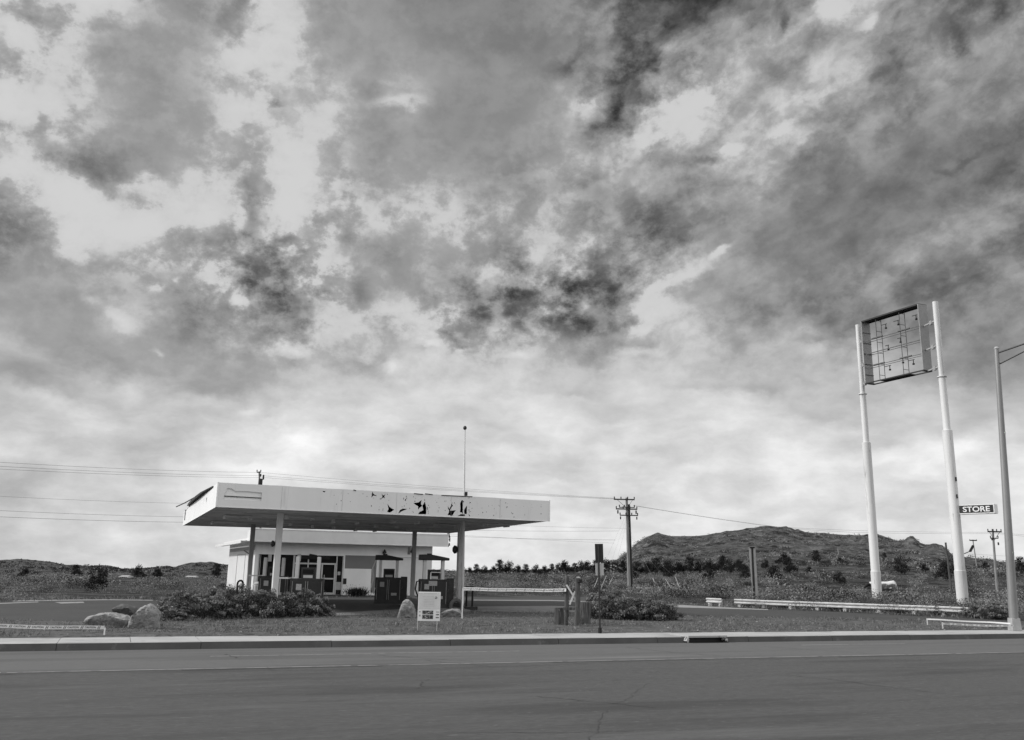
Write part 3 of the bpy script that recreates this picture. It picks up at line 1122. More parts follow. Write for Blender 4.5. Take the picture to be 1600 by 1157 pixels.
def make_juniper(seed, n=1500, tall=1.0):
    rs = np.random.default_rng(seed)
    root = thing('juniper_tree', '-', 'tree', (0, 0, 0), 0)
    C_, sb = [], MB()
    sb.tube([(0, 0, -.3), (.04, .02, .5), (-.03, .05, 1.3)], [.16, .12, .05], 7)
    nl = 22
    for k in range(nl):
        ph = rs.uniform(0, 2 * PI)
        zc = rs.uniform(.12, 1.0) ** .8
        rr = (1 - zc ** 2.2 * .72) * rs.uniform(.35, 1.0)
        p = np.array([math.cos(ph) * rr * 1.05, math.sin(ph) * rr * 1.05, zc * 1.9 * tall])
        sb.tube([(0, 0, p[2] * .4), tuple(p * np.array([.6, .6, .85])), tuple(p)], [.05, .03, .012], 4, False)
        m = n // nl
        q = rs.standard_normal((m, 3))
        q /= np.linalg.norm(q, axis=1, keepdims=True)
        q *= rs.random((m, 1)) ** .5 * rs.uniform(.28, .5)
        C_.append(p + q)
    cc = np.concatenate(C_)
    cc[:, 2] = np.maximum(cc[:, 2], .03)
    leaf_object('crown', cc, rs.uniform(.10, .20, len(cc)), rs.uniform(.06, .11, len(cc)), (rs.random(len(cc)) < .12).astype(int), [LEAF['j'], LEAF['a']], root, .4, rs)
    sb.build('trunk', W['bark'], root)
    return root


# -- verge grass: short dry tufts nobody could count
n = 52000
uu = rng.uniform(-16, 24, n)
fv = np.interp(uu, vgu, vgv)
ww = 1.75 + (fv - 1.78) * rng.random(n)
patch = fbm(uu * .55, ww * .9, 4, 21)
keep = patch > rng.uniform(-.12, .16, n)
uu, ww = uu[keep], ww[keep]
px_ = O.x + uu * UX - ww * UY
py_ = O.y + uu * UY + ww * UX
hh = rng.uniform(.03, .10, len(uu)) * (1 + 1.2 * (fbm(uu * 1.3, ww * 1.3, 3, 5) > .09))
cc = np.stack([px_, py_, hh * .4 + .02], -1)
go = leaf_object('grass', cc, hh * 1.3, .014, rng.choice(3, len(uu), p=[.62, .28, .1]), [LEAF['b'], LEAF['s'], LEAF['g']], None, 1.3)
tag(go, 'short dry grass on the verge behind the sidewalk', 'grass', kind='stuff')
# pebbles and litter on the verge and along the lot edge
pb = MB()
for i in range(700):
    u_ = rng.uniform(-14, 22)
    w_ = rng.uniform(1.7, float(np.interp(u_, vgu, vgv)) + .7)
    s_ = rng.uniform(.012, .045) * (1.8 if rng.random() < .06 else 1)
    p = st(u_, w_, .02)
    pb.box((p.x, p.y, .012 + s_ * .3), (s_ * 1.3, s_, s_ * .6), rotz(rng.uniform(0, 3)) @ Matrix.Rotation(rng.uniform(-.5, .5), 3, 'X'), .3)
tag(pb.build('gravel', mat('pebbles', .2, .5, 4)), 'loose pale pebbles scattered over the verge', 'gravel', kind='stuff')

# -- scrub on the slopes: thousands of small bushes
LFA = np.array([math.atan2(p[0], p[1]) for p in lf])
LFR = np.array([math.hypot(p[0], p[1]) for p in lf])
o_ = np.argsort(LFA)
LFA, LFR = LFA[o_], LFR[o_]
C_, LN, WD, MI = [], [], [], []


HOUSES = [(ray(197, 900)[0] / ray(197, 900)[1], .016), (ray(300, 900)[0] / ray(300, 900)[1], .016)]


def scatter(nb, a0, a1, r0, r1, leaves, size, seed, leafk=.22, mixk=(.28, .56, .16)):
    rs = np.random.default_rng(seed)
    a = rs.uniform(a0, a1, nb)
    r = np.exp(rs.uniform(math.log(r0), math.log(r1), nb))
    edge = np.interp(a, LFA, LFR) + .9
    x, y = np.sin(a) * r, np.cos(a) * r
    dens = fbm(x / 22, y / 22, 4, 31)
    for (th_, w_) in HOUSES:
        edge = np.where((np.abs(np.tan(a) - th_) < w_) & (r < 400), 400, edge) if r0 > 60 else edge
    ok = (r < np.interp(a, PROF[:, 0], PROF[:, 1]) * .93) & (r > edge) & (dens > rs.uniform(-.5, .08, nb))
    x, y, r = x[ok], y[ok], r[ok]
    z = terrain_z(x, y)
    sz = size * np.exp(rs.normal(0, .32, len(x))) * (1 + np.clip(r - 150, 0, 500) / 900)
    kind = rs.choice(3, len(x), p=mixk)
    m = leaves
    q = rs.standard_normal((len(x), m, 3))
    q /= np.linalg.norm(q, axis=2, keepdims=True)
    q *= rs.random((len(x), m, 1)) ** .5
    q[:, :, 2] = np.abs(q[:, :, 2]) * .62
    c = np.stack([x, y, z], -1)[:, None, :] + q * sz[:, None, None]
    mi = np.broadcast_to(kind[:, None], (len(x), m)).copy()
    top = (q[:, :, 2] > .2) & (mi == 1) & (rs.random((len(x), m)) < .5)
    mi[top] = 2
    C_.append(c.reshape(-1, 3))
    l_ = (sz[:, None] * rs.uniform(.6, 1.3, (len(x), m)) * leafk)
    LN.append(l_.ravel())
    WD.append((l_ * .55).ravel())
    MI.append(mi.ravel())


scatter(950, -.62, .62, 40, 95, 420, .85, 41, .062)
scatter(2000, -.62, .66, 75, 200, 200, .90, 42, .11)
scatter(3600, -.62, .66, 180, 520, 80, 1.0, 43, .22)
scatter(2500, -.62, .66, 400, 610, 26, 1.0, 44, .3)
scatter(3500, -.62, -.05, 480, 980, 12, .95, 45, .5, (.8, .2, 0))
sc = leaf_object('scrub', np.concatenate(C_), np.concatenate(LN), np.concatenate(WD), np.concatenate(MI), [LEAF['a'], LEAF['b'], LEAF['s']], None, .2)
tag(sc, 'low sagebrush scrub covering the open slopes', 'scrub', kind='stuff')
# weeds in the cracks along the lot edge
uu = rng.uniform(0, 1, 1800)
k = rng.integers(1, len(lf) - 2, 1800)
P0 = np.array([list(p) for p in lf])
pp = P0[k] * (1 - uu[:, None]) + P0[k + 1] * uu[:, None] + rng.normal(0, .35, (1800, 3)) * np.array([1, 1, 0])
hh = rng.uniform(.08, .3, 1800)
pp[:, 2] = hh * .4
tag(leaf_object('weeds', pp, hh, .03, rng.choice(2, 1800), [LEAF['b'], LEAF['s']], None, 1.4), 'weeds along the far rim of the parking lot', 'weeds', kind='stuff')

# -- shrubs one can count. (px, base py, width m, height m, label)
VAR = []
for k, (rx, ry, h, nn, pl) in enumerate(((1., .85, 1.0, 9000, .24), (1., .9, .85, 9000, .2), (.9, .9, 1.05, 9000, .14))):
    VAR.append((k, rx, ry, h, nn, pl))
protos = {}


def shrub(kind, loc, s, rz, label, group=None, sz=None):
    key = kind
    if key not in protos:
        k, rx, ry, h, nn, pl = VAR[kind]
        o = make_shrub('shrub', label, 'shrub', 60 + k, rx, ry, h, nn, .05, pl, lobes=58)
        o.location, o.rotation_euler = loc, (0, 0, rz)
        o['label'] = label
        protos[key] = o
    else:
        o = copy_tree(protos[key], loc, rz, label)
    o.scale = (s * (sz[0] if sz else 1), s * (sz[0] if sz else 1), s * (sz[1] if sz else 1))
    if group:
        o['group'] = group
    elif 'group' in o:
        del o['group']
    return o


fg = 'rabbitbrush shrubs along the front verge'
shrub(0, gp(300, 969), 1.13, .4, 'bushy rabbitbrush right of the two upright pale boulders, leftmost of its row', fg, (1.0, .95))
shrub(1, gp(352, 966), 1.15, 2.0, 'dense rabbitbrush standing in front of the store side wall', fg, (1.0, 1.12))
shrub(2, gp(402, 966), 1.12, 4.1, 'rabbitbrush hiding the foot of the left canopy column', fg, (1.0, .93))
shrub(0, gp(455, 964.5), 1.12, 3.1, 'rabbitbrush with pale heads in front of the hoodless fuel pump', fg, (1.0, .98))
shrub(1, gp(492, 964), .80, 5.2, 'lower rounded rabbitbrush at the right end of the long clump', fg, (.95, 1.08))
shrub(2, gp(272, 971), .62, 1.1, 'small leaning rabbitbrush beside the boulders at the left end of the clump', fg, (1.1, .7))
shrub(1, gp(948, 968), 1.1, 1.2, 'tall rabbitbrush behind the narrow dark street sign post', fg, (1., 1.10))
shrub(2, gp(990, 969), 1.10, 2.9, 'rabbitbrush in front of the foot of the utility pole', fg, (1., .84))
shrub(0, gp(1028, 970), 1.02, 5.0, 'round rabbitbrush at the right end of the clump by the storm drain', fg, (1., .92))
bg = 'shrubs behind the lot'
back = [(12, 938, 1.9, 'wide shrub beyond the lot at the left edge of the view'), (62, 935, 2.0, 'shrub beyond the pale kerb strip, second from the far left'), (90, 934, 2.5, 'mounded shrub beyond the far left kerb strip'),
        (150, 934, 1.6, 'dark low shrub beyond the lot, below the far white farmhouse'), (184, 936, 1.9, 'feathery shrub right behind the upright pale boulder'), (222, 937, 1.9, 'tangled shrub beyond the lot, left of the store'),
        (262, 937, 2.3, 'high shrub beyond the lot, above the left end of the rabbitbrush clump'), (310, 938, 2.2, 'shrub beside the back corner of the store side wall'),
        (905, 938, 1.9, 'shrub seen between the two tall wooden posts'), (925, 936, 2.2, 'shrub behind the street sign post, below the guy wires'), (960, 935, 2.0, 'shrub left of the utility pole foot'),
        (1008, 937, 2.0, 'shrub right of the utility pole foot'), (1052, 940, 2.0, 'pale tufted shrub behind the right rabbitbrush clump'), (1085, 941, 2.4, 'broad shrub left of the short guardrail piece'),
        (1118, 940, 2.2, 'shrub standing behind the short guardrail piece'), (1150, 939, 2.2, 'shrub at the left end of the long guardrail'), (1190, 938, 2.0, 'shrub behind the guardrail beside the dark double post'),
        (1232, 941, 1.5, 'shrub spilling over the guardrail, first gap from its left end'), (1262, 940, 1.8, 'dark shrub behind the guardrail, between double post and left pylon'), (1306, 943, 1.6, 'shrub bulging over the guardrail left of the left pylon'),
        (1340, 941, 1.7, 'shrub behind the guardrail at the left side of the left pylon'), (1412, 949, 1.3, 'shrub growing through the guardrail below the white cow'), (1440, 944, 1.7, 'shrub behind the guardrail between the two pylons'),
        (1478, 945, 1.9, 'shrub beside the leaning dark post'), (1516, 951, 2.4, 'shrub wrapped round the foot of the right pylon'), (1548, 957, 3.0, 'big dark shrub covering the right end of the guardrail'), (1572, 960, 2.6, 'shrub right behind the street lamp base'),
        (1598, 962, 3.0, 'shrub cut by the right edge of the view')]
for i, (x, y, s, lb) in enumerate(back):
    p = gp(x, y)
    if p.y > 70 and x < 500:
        p = gp(x, y + 1)
        shrub(i % 3, p, max(.6, s / 2.0 * min(1.2, p.y / 50)) * (.95 if x < 500 else 1.2), i * 1.3, lb, bg, (1.15, .78))
for i, (x, y, s, lb) in enumerate([(1168, 947.5, .42, 'small shrub poking through the guardrail near its left end'), (1230, 949.5, .5, 'small dark shrub covering a gap of the guardrail left of the left pylon'),
                                   (1262, 951, .34, 'tiny shrub at the guardrail foot between the first gap and the left pylon'), (1303, 953, .42, 'low shrub against the guardrail just left of the left pylon'),
                                   (1403, 957.5, .55, 'dark shrub hiding the guardrail between the cow and the right pylon'), (1466, 960.5, .42, 'shrub hanging over the guardrail left of the right pylon'),
                                   (1528, 965, .62, 'dense dark shrub swallowing the right end of the guardrail'), (1556, 967, .72, 'dark shrub between the guardrail end and the street lamp')]):
    shrub(i % 3, gp(x, y), s, i * 2.1, lb, bg, (1.2, 1.1))
# dark clump of dry stalks by the store wall
dg_ = thing('dry_plant', 'dark spiky weed clump growing against the store front wall', 'plant', gp(557, 933.5))
rs = np.random.default_rng(5)
c = rs.normal(0, .28, (420, 3)) * np.array([1, .6, 0]) + np.array([0, 0, .3])
leaf_object('leaves', c, rs.uniform(.3, .75, 420), .05, rs.choice(2, 420, p=[.7, .3]), [LEAF['j'], LEAF['a']], dg_, 2.2, rs)
MB().tube([(0, 0, 0), (.05, 0, .4)], .02, 5).build('stem', W['bark'], dg_)

# -- junipers (px, base py, crown width px, label)
JB = {}


def juniper(i, px, py, wpx, label, group, tall=1.):
    p = hit(px, py)
    r = math.hypot(p.x, p.y)
    wm = wpx * r / 1465 * 1.22
    s = wm / 2.5
    k = i % 3
    if k not in JB:
        o = make_juniper(80 + k, 1700, (1., .85, 1.15)[k])
        JB[k] = o
        o.location, o.rotation_euler = p, (0, 0, i)
        o['label'] = label
    else:
        o = copy_tree(JB[k], p, i * 1.7, label)
    o.scale = (s, s, s * tall)
    o['group'] = group
    return o


ORDW = ['first', 'second', 'third', 'fourth', 'fifth', 'sixth', 'seventh', 'eighth', 'ninth', 'tenth', 'eleventh', 'twelfth', 'thirteenth', 'fourteenth', 'fifteenth', 'sixteenth', 'seventeenth']
ji = 0
xs = [722, 733, 745, 757, 770, 782, 795, 808, 822, 838, 851, 862, 873, 884, 897, 908, 919]
ws = [14, 13, 15, 14, 15, 22, 21, 17, 15, 16, 16, 15, 17, 24, 16, 18, 20]
for x, w_ in zip(xs, ws):
    juniper(ji, x, 898 - (x > 900) * 3 - (x > 860) * 1, w_, ORDW[ji] + ' juniper from the left in the row on the low skyline right of the canopy', 'junipers along the low skyline', .9)
    ji += 1
for x, y, w_ in [(932, 897, 22), (946, 896, 24), (960, 897, 24), (975, 898, 22), (994, 899, 24), (1010, 898, 24), (1026, 898, 26), (1044, 899, 26), (1060, 898, 24), (1078, 897, 26), (1094, 896, 22), (1110, 896, 24), (1128, 895, 26), (1142, 896, 22), (1158, 893, 22)]:
    juniper(ji, x, y, w_, ORDW[ji - 17] + ' juniper from the left in the dark belt at the foot of the rocky hill', 'junipers at the foot of the hill', .85)
    ji += 1
for x, y, w_, lb in [(1165, 906, 18, 'tall dark juniper just left of the dark double post'), (1108, 906, 20, 'squat juniper above the short guardrail piece'), (992, 906, 13, 'small juniper right of the utility pole'), (1045, 904, 22, 'squat juniper above the rabbitbrush clump'),
                     (1196, 889, 14, 'small juniper just right of the dark double post'), (1224, 886, 22, 'juniper on the slope below the pale outcrop, upper of a pair'), (1234, 898, 22, 'juniper on the slope below the pale outcrop, lower of a pair'), (1210, 907, 26, 'flat wide juniper on the slope above the guardrail'),
                     (1264, 898, 13, 'little juniper on the slope right of the pair'), (1276, 880, 16, 'juniper high on the slope left of the distant small pole'), (1311, 912, 20, 'flat juniper on the slope left of the left pylon'), (1313, 881, 10, 'tiny juniper below the distant small pole on the slope'),
                     (1382, 879, 12, 'tiny juniper high on the slope right of the left pylon'), (1408, 897, 24, 'round dark juniper between the two pylons, bigger of two'), (1446, 895, 13, 'round dark juniper between the two pylons, smaller of two'), (1476, 909, 24, 'dark juniper behind the leaning dark post'),
                     (1489, 897, 14, 'juniper touching the left side of the right pylon'), (1541, 892, 13, 'small juniper left of the crossarm pole on the right'), (1596, 897, 20, 'juniper right of the street lamp at the edge of the view'),
                     (152, 925, 34, 'dark bushy juniper beyond the lot below the far farmhouse'), (36, 905, 16, 'juniper in the left valley, below the hill top'), (118, 903, 16, 'juniper in the left valley, left of the farmhouse'), (215, 904, 18, 'juniper in the left valley, right of the farmhouse'), (244, 906, 18, 'juniper in the left valley between the two farmhouses'),
                     (338, 903, 18, 'juniper in the left valley beside the store side wall')]:
    juniper(ji, x, y, w_, lb, 'lone junipers on the slopes', .8 if 'flat' in lb or 'squat' in lb else 1.)
    ji += 1


# ------------------------------------------------------------------ built things. part(): world-space geometry becomes a child of its thing
def part(mb, name, m, root, **k):
    inv = (Matrix.Translation(root.location) @ Matrix.Rotation(root.rotation_euler[2], 4, 'Z')).inverted()
    mb.v = [tuple(inv @ Vector(p)) for p in mb.v]
    par = root
    return mb.build(name, m, par, **k)


def subpart(o, parent):
    o.parent = parent
    return o


def wall_hit(px, py, P0, d):
    """sight line meets the vertical plane through P0 along d"""
    r = ray(px, py)
    n = Vector((-d[1], d[0]))
    k = (n.x * (P0[0] - 0) + n.y * (P0[1] - 0)) / (n.x * r[0] + n.y * r[1])
    return Vector(CAM + r * k)


# ---- canopy
HC = 3.85
cA, cB, cC, cD = gp(338, 791.5, HC), gp(858.5, 814.5, HC), gp(285.5, 821.5, HC), gp(703, 833.6, HC)
can = thing('gas_station_canopy', 'flat white gas station canopy with torn fascia on four columns over the fuel pumps', 'canopy', (cA.x, cA.y, 0))
TOPF = zat(339, 754, cA.y)
TOPB = zat(859, 783, cB.y)


def cp(s, t, z):
    p = cA * (1 - s) * (1 - t) + cB * s * (1 - t) + cC * (1 - s) * t + cD * s * t
    return Vector((p.x, p.y, z))


def holed(P0, P1, outer, holes, thick, inward, name, m, root):
    """sheet metal in the vertical plane P0-P1 with ragged holes; outlines in metres (along, height)"""
    d = (P1 - P0)
    d.z = 0
    L_ = d.length
    d.normalize()
    loops = [[Vector((a, h, 0)) for a, h in outer]] + [[Vector((a, h, 0)) for a, h in hl] for hl in holes]
    flat = [p for lp in loops for p in lp]
    eds, o = [], 0
    for lp in loops:
        eds += [(o + i, o + (i + 1) % len(lp)) for i in range(len(lp))]
        o += len(lp)
    r_ = delaunay_2d_cdt([Vector((p.x, p.y)) for p in flat], eds, [], 0, 1e-5)
    if len(r_[0]) != len(flat):
        print('cdt changed', name, len(flat), len(r_[0]))

    def inside(x, y, lp):
        c = False
        for i in range(len(lp)):
            a_, b_ = lp[i], lp[i - 1]
            if (a_.y > y) != (b_.y > y) and x < (b_.x - a_.x) * (y - a_.y) / (b_.y - a_.y) + a_.x:
                c = not c
        return c
    flat2 = [Vector((p.x, p.y, 0)) for p in r_[0]]
    tris = []
    for f_ in r_[2]:
        gx, gy = sum(flat2[i].x for i in f_) / 3, sum(flat2[i].y for i in f_) / 3
        if inside(gx, gy, loops[0]) and not any(inside(gx, gy, h) for h in loops[1:]):
            tris.append(f_)
    flat = flat2
    n = Vector((-d.y, d.x, 0)) * inward
    b = MB()
    front = [Vector((P0.x, P0.y, 0)) + d * p.x + Vector((0, 0, p.y)) for p in flat]
    back = [p + n * thick for p in front]
    k = len(flat)
    b.add(front + back, [tuple(t) for t in tris] + [tuple(i + k for i in t[::-1]) for t in tris])
    cnt = {}
    for f_ in tris:
        for i in range(3):
            e_ = (f_[i], f_[(i + 1) % 3])
            cnt.setdefault(tuple(sorted(e_)), []).append(e_)
    b.f += [(e_[0][0], e_[0][1], k + e_[0][1], k + e_[0][0]) for e_ in cnt.values() if len(e_) == 1]
    return part(b, name, m, root)


FDIR = (cB - cA).normalized()


def fpx(pl, ox, oy, sc):
    """outline measured on the photograph's fascia -> metres on the fascia"""
    out = []
    for (x, y) in pl:
        p = wall_hit(ox + x / sc, oy + y / sc, cA, FDIR)
        out.append(((p - Vector((cA.x, cA.y, p.z))).length, min(max(p.z, HC + .02), TOPF - .02)))
    return out


Z4 = (440, 760, 6.667)
Z1 = (660, 760, 12.858)
Z2 = (280, 750, 8.889)
def grow(h, k=1.14):
    mx_, my_ = sum(p[0] for p in h) / len(h), sum(p[1] for p in h) / len(h)
    return [(mx_ + (x - mx_) * k, min(max(my_ + (y - my_) * k, HC + .02), TOPF - .02)) for x, y in h]


holes = [fpx([(945, 50), (962, 85), (990, 102), (958, 97), (935, 118), (944, 88)], *Z4),
         fpx([(1042, 78), (1058, 98), (1080, 88), (1068, 106), (1075, 125), (1058, 116), (1035, 140), (1052, 107)], *Z4),
         fpx([(1105, 190), (1132, 225), (1168, 245), (1140, 265), (1124, 272), (1102, 262), (1116, 240)], *Z4),
         fpx([(1218, 285), (1235, 250), (1262, 236), (1305, 240), (1268, 254), (1240, 268)], *Z4),
         fpx([(1380, 178), (1425, 173), (1455, 150), (1450, 185), (1462, 205), (1440, 220), (1422, 240), (1424, 208), (1400, 195)], *Z4),
         fpx([(1490, 170), (1505, 230), (1502, 288), (1470, 286), (1425, 288), (1440, 268), (1475, 250), (1468, 210)], *Z4),
         fpx([(1288, 132), (1298, 140), (1292, 155), (1284, 150)], *Z4),
         fpx([(428, 51), (457, 52), (448, 63), (436, 62)], *Z4),
         fpx([(1390, 64), (1440, 66), (1490, 72), (1482, 88), (1466, 86), (1460, 74), (1420, 72)], *Z4),
         fpx([(515, 395), (541, 460), (572, 400), (583, 350), (612, 398), (600, 415), (562, 470), (562, 492), (665, 485), (622, 550), (597, 598), (558, 598), (556, 577), (508, 578), (530, 530), (542, 492), (516, 450)], *Z1),
         fpx([(760, 345), (792, 285), (812, 290), (812, 556), (783, 518), (757, 520), (764, 440)], *Z1),
         fpx([(872, 425), (895, 392), (892, 553), (850, 558), (838, 520), (842, 470)], *Z1),
         fpx([(706, 600), (778, 562), (848, 568), (856, 603)], *Z1),
         fpx([(942, 326), (975, 320), (973, 345)], *Z1),
         fpx([(922, 555), (965, 600), (945, 608)], *Z1),
         fpx([(668, 117), (725, 121), (785, 160), (930, 160), (1150, 180), (1140, 296), (610, 272), (634, 190)], *Z2)]
holes = [grow(h) for h in holes[:9]] + [grow(h, 1.06) for h in holes[9:15]] + holes[15:]
LEN = (cB - cA).length
outer = [(0, HC), (LEN, HC), (LEN, TOPB)]
for i in range(1, 30):
    a = LEN * (1 - i / 30)
    outer.append((a, TOPF + (TOPB - TOPF) * a / LEN + rng.uniform(-.008, .008)))
outer.append((0, TOPF))
fr = holed(cA, cB, outer, holes, .025, 1, 'front_fascia', W['fascia_front'], can)
# older panel behind the tear at the left
pa = [wall_hit(x, y, cA + Vector((-FDIR.y, FDIR.x, 0)) * .045, FDIR) for (x, y) in ((344, 786), (414, 789), (414, 765), (344, 760))]
b = MB().add(pa, [(0, 1, 2, 3)])
part(b, 'old_fascia_panel', W['fascia'], can, fix=False)
b = MB().bar(pa[0] + (pa[3] - pa[0]) * .42 - Vector((0, .03, 0)), pa[1] + (pa[2] - pa[1]) * .42 - Vector((0, .03, 0)), .02, .03)
part(b, 'panel_seam', W['dark'], can)
# seams between fascia sheets
for s in (.17, .34, .5, .67, .83):
    p = cp(s, 0, 0) + Vector((FDIR.y, -FDIR.x, 0)) * .004
    part(MB().bar(p + Vector((0, 0, HC + .03)), p + Vector((0, 0, TOPF - .03)), .008, .006), 'fascia_seam', W['metal'], can)
for nm, P, Q, inw in (('side_fascia', cA, cC, -1), ('side_fascia', cB, cD, 1), ('rear_fascia', cC, cD, -1)):
    ll = (Q - P).length
    o_l = [(0.03, HC), (ll - .03, HC), (ll - .03, TOPF), (0.03, TOPF)]
    hl = []
    if P is cA and Q is cC:
        o_l = [(0.03, HC), (ll - 1.8, HC), (ll, HC), (ll, TOPF - .12), (ll - .7, TOPF - .1), (ll - .75, HC + .25), (ll - 1.6, HC + .22), (ll - 1.7, TOPF - .05), (ll * .62, TOPF + .02), (ll * .45, TOPF - .02), (ll * .3, TOPF + .0), (0.03, TOPF)]
        hl = [[(4.6, TOPF - .25), (5.0, TOPF - .28), (4.95, TOPF - .42), (4.75, TOPF - .5)], [(6.0, TOPF - .2), (6.1, TOPF - .25), (6.05, TOPF - .5)]]
    holed(P, Q, o_l, hl, .025, inw, nm, W['fascia'], can)
# chips where the paint is gone, lifted dark flashing along the top edge
fb = bmesh.new()
fb.from_mesh(fr.data)
fr.data.materials.append(W['dark'])
for i in range(110):
    x_ = LEN * min(.97, max(.03, rng.normal(.66, .16)))
    s_ = rng.uniform(.008, .024)
    o_ = FDIR * x_ - Vector((-FDIR.y, FDIR.x, 0)) * .004
    o_.z = rng.uniform(HC + .06, TOPF - .06)
    k_ = int(rng.integers(3, 6))
    f_ = fb.faces.new([fb.verts.new(o_ + Vector((FDIR.x, FDIR.y, 0)) * (math.cos(a) * s_ * rng.uniform(.4, 1.3)) + Vector((0, 0, math.sin(a) * s_ * rng.uniform(.6, 2.2)))) for a in np.linspace(0, 2 * PI, k_ + 1)[:-1]])
    f_.material_index = 1
fb.to_mesh(fr.data)
fb.free()
nf_ = Vector((FDIR.y, -FDIR.x, 0)) * .012
for xa_, xb_ in ((647, 661), (664, 676), (690, 738), (552, 556)):
    pa2, pb2_ = wall_hit(xa_, 770, cA, FDIR), wall_hit(xb_, 770, cA, FDIR)
    for p_ in (pa2, pb2_):
        p_.z = TOPF + (TOPB - TOPF) * (p_ - Vector((cA.x, cA.y, p_.z))).length / LEN + rng.uniform(-.03, .01)
    part(MB().bar(pa2 + nf_, pb2_ + nf_, .02, .03), 'lifted_flashing', W['dark'], can)
# corner trims
for P in (cA, cB, cD):
    part(MB().bar(Vector((P.x, P.y, HC - .01)), Vector((P.x, P.y, TOPF + .01)), .05), 'corner_trim', W['fascia'], can)
# roof deck and soffit
b = MB().add([cp(.004, .004, TOPF - .03), cp(.996, .004, TOPF - .03), cp(.996, .996, TOPF - .03), cp(.004, .996, TOPF - .03), cp(.004, .004, TOPF - .07), cp(.996, .004, TOPF - .07), cp(.996, .996, TOPF - .07), cp(.004, .996, TOPF - .07)],
             [(0, 1, 2, 3), (4, 7, 6, 5), (0, 4, 5, 1), (1, 5, 6, 2), (2, 6, 7, 3), (3, 7, 4, 0)])
part(b, 'roof_deck', W['inside'], can)
b = MB()
z0, z1 = HC + .01, HC + .05
b.add([cp(.003, .003, z0), cp(.997, .003, z0), cp(.997, .997, z0), cp(.003, .997, z0), cp(.003, .003, z1), cp(.997, .003, z1), cp(.997, .997, z1), cp(.003, .997, z1)],
      [(0, 3, 2, 1), (4, 5, 6, 7), (0, 1, 5, 4), (1, 2, 6, 5), (2, 3, 7, 6), (3, 0, 4, 7)])
so_ = part(b, 'soffit', W['soffit'], can)
b = MB()
for t in np.linspace(.05, .97, 24):
    b.bar(cp(.006, t, HC - .004), cp(.994, t, HC - .004), .025, .03)
part(b, 'soffit_rib', W['soffit'], can)
b = MB()
for t, s0, s1 in ((.18, .10, .9), (.42, .14, .97), (.62, .03, .9), (.8, .2, .96)):
    b.bar(cp(s0, t, HC - .03), cp(s1, t, HC - .03), .05, .05)
part(b, 'soffit_batten', W['soffit_light'], can)
# drip edge
b = MB().bar(cp(0, 0, HC - .012), cp(1, 0, HC - .012), .03, .02).bar(cp(0, 0, HC - .012), cp(0, 1, HC - .012), .03, .02)
part(b, 'drip_edge', W['fascia'], can)
# shallow light boxes under the soffit
lts = []
for (s, t) in ((.10, .30), (.27, .22), (.27, .55), (.10, .62), (.44, .34), (.44, .66), (.6, .22), (.62, .5), (.78, .34), (.78, .66), (.62, .8), (.9, .2)):
    p = cp(s, t, HC)
    b = MB()
    for dx in (-.55, .55):
        b.bar(p + FDIR * dx + Vector((0, 0, -.09)) - Vector((-FDIR.y, FDIR.x, 0)) * .3, p + FDIR * dx + Vector((0, 0, -.09)) + Vector((-FDIR.y, FDIR.x, 0)) * .3, .05, .16)
    b.box(p + Vector((0, 0, -.05)), (1.05, .56, .06), rotz(math.atan2(FDIR.y, FDIR.x)))
    part(b, 'ceiling_light', W['soffit'] if (s + t) % .3 > .1 else W['dark'], can)
# torn flashing standing up over the left side, bent strip
b = MB()
tt = [.10, .2, .30, .42, .55, .68, .80]
hh = [.01, .04, .07, .06, .05, .05, .02]
ww = [.0, .08, .16, .20, .2, .16, .08]
up, dn, lo = [], [], []
nL = (cC - cA).normalized()
nL = Vector((-nL.y, nL.x, 0))
for t, h, w_ in zip(tt, hh, ww):
    p = cp(0, t, TOPF)
    lo.append(p + Vector((0, 0, -.05)) - nL * .03)
    up.append(p + Vector((0, 0, h)) + nL * w_ * .35)
    dn.append(p + Vector((0, 0, h * .55)) + nL * (w_ * .8 + .05))
n_ = len(tt)
vsx = lo + up + dn
fsx = []
for i in range(n_ - 1):
    fsx += [(i, i + 1, n_ + i + 1, n_ + i), (n_ + i, n_ + i + 1, 2 * n_ + i + 1, 2 * n_ + i)]
b.add(vsx, fsx)
fl = part(b, 'torn_flashing', W['dark'], can, fix=False)
md = fl.modifiers.new('sheet', 'SOLIDIFY')
md.thickness = .03
p0, p1 = cp(0, .86, TOPF + .02), cp(0, 1.0, TOPF - .0)
part(MB().tube([cp(0, .6, TOPF + .2), cp(-.015, .8, TOPF + .14), cp(-.03, .98, TOPF + .12)], .03, 5), 'bent_strip', W['dark'], can)
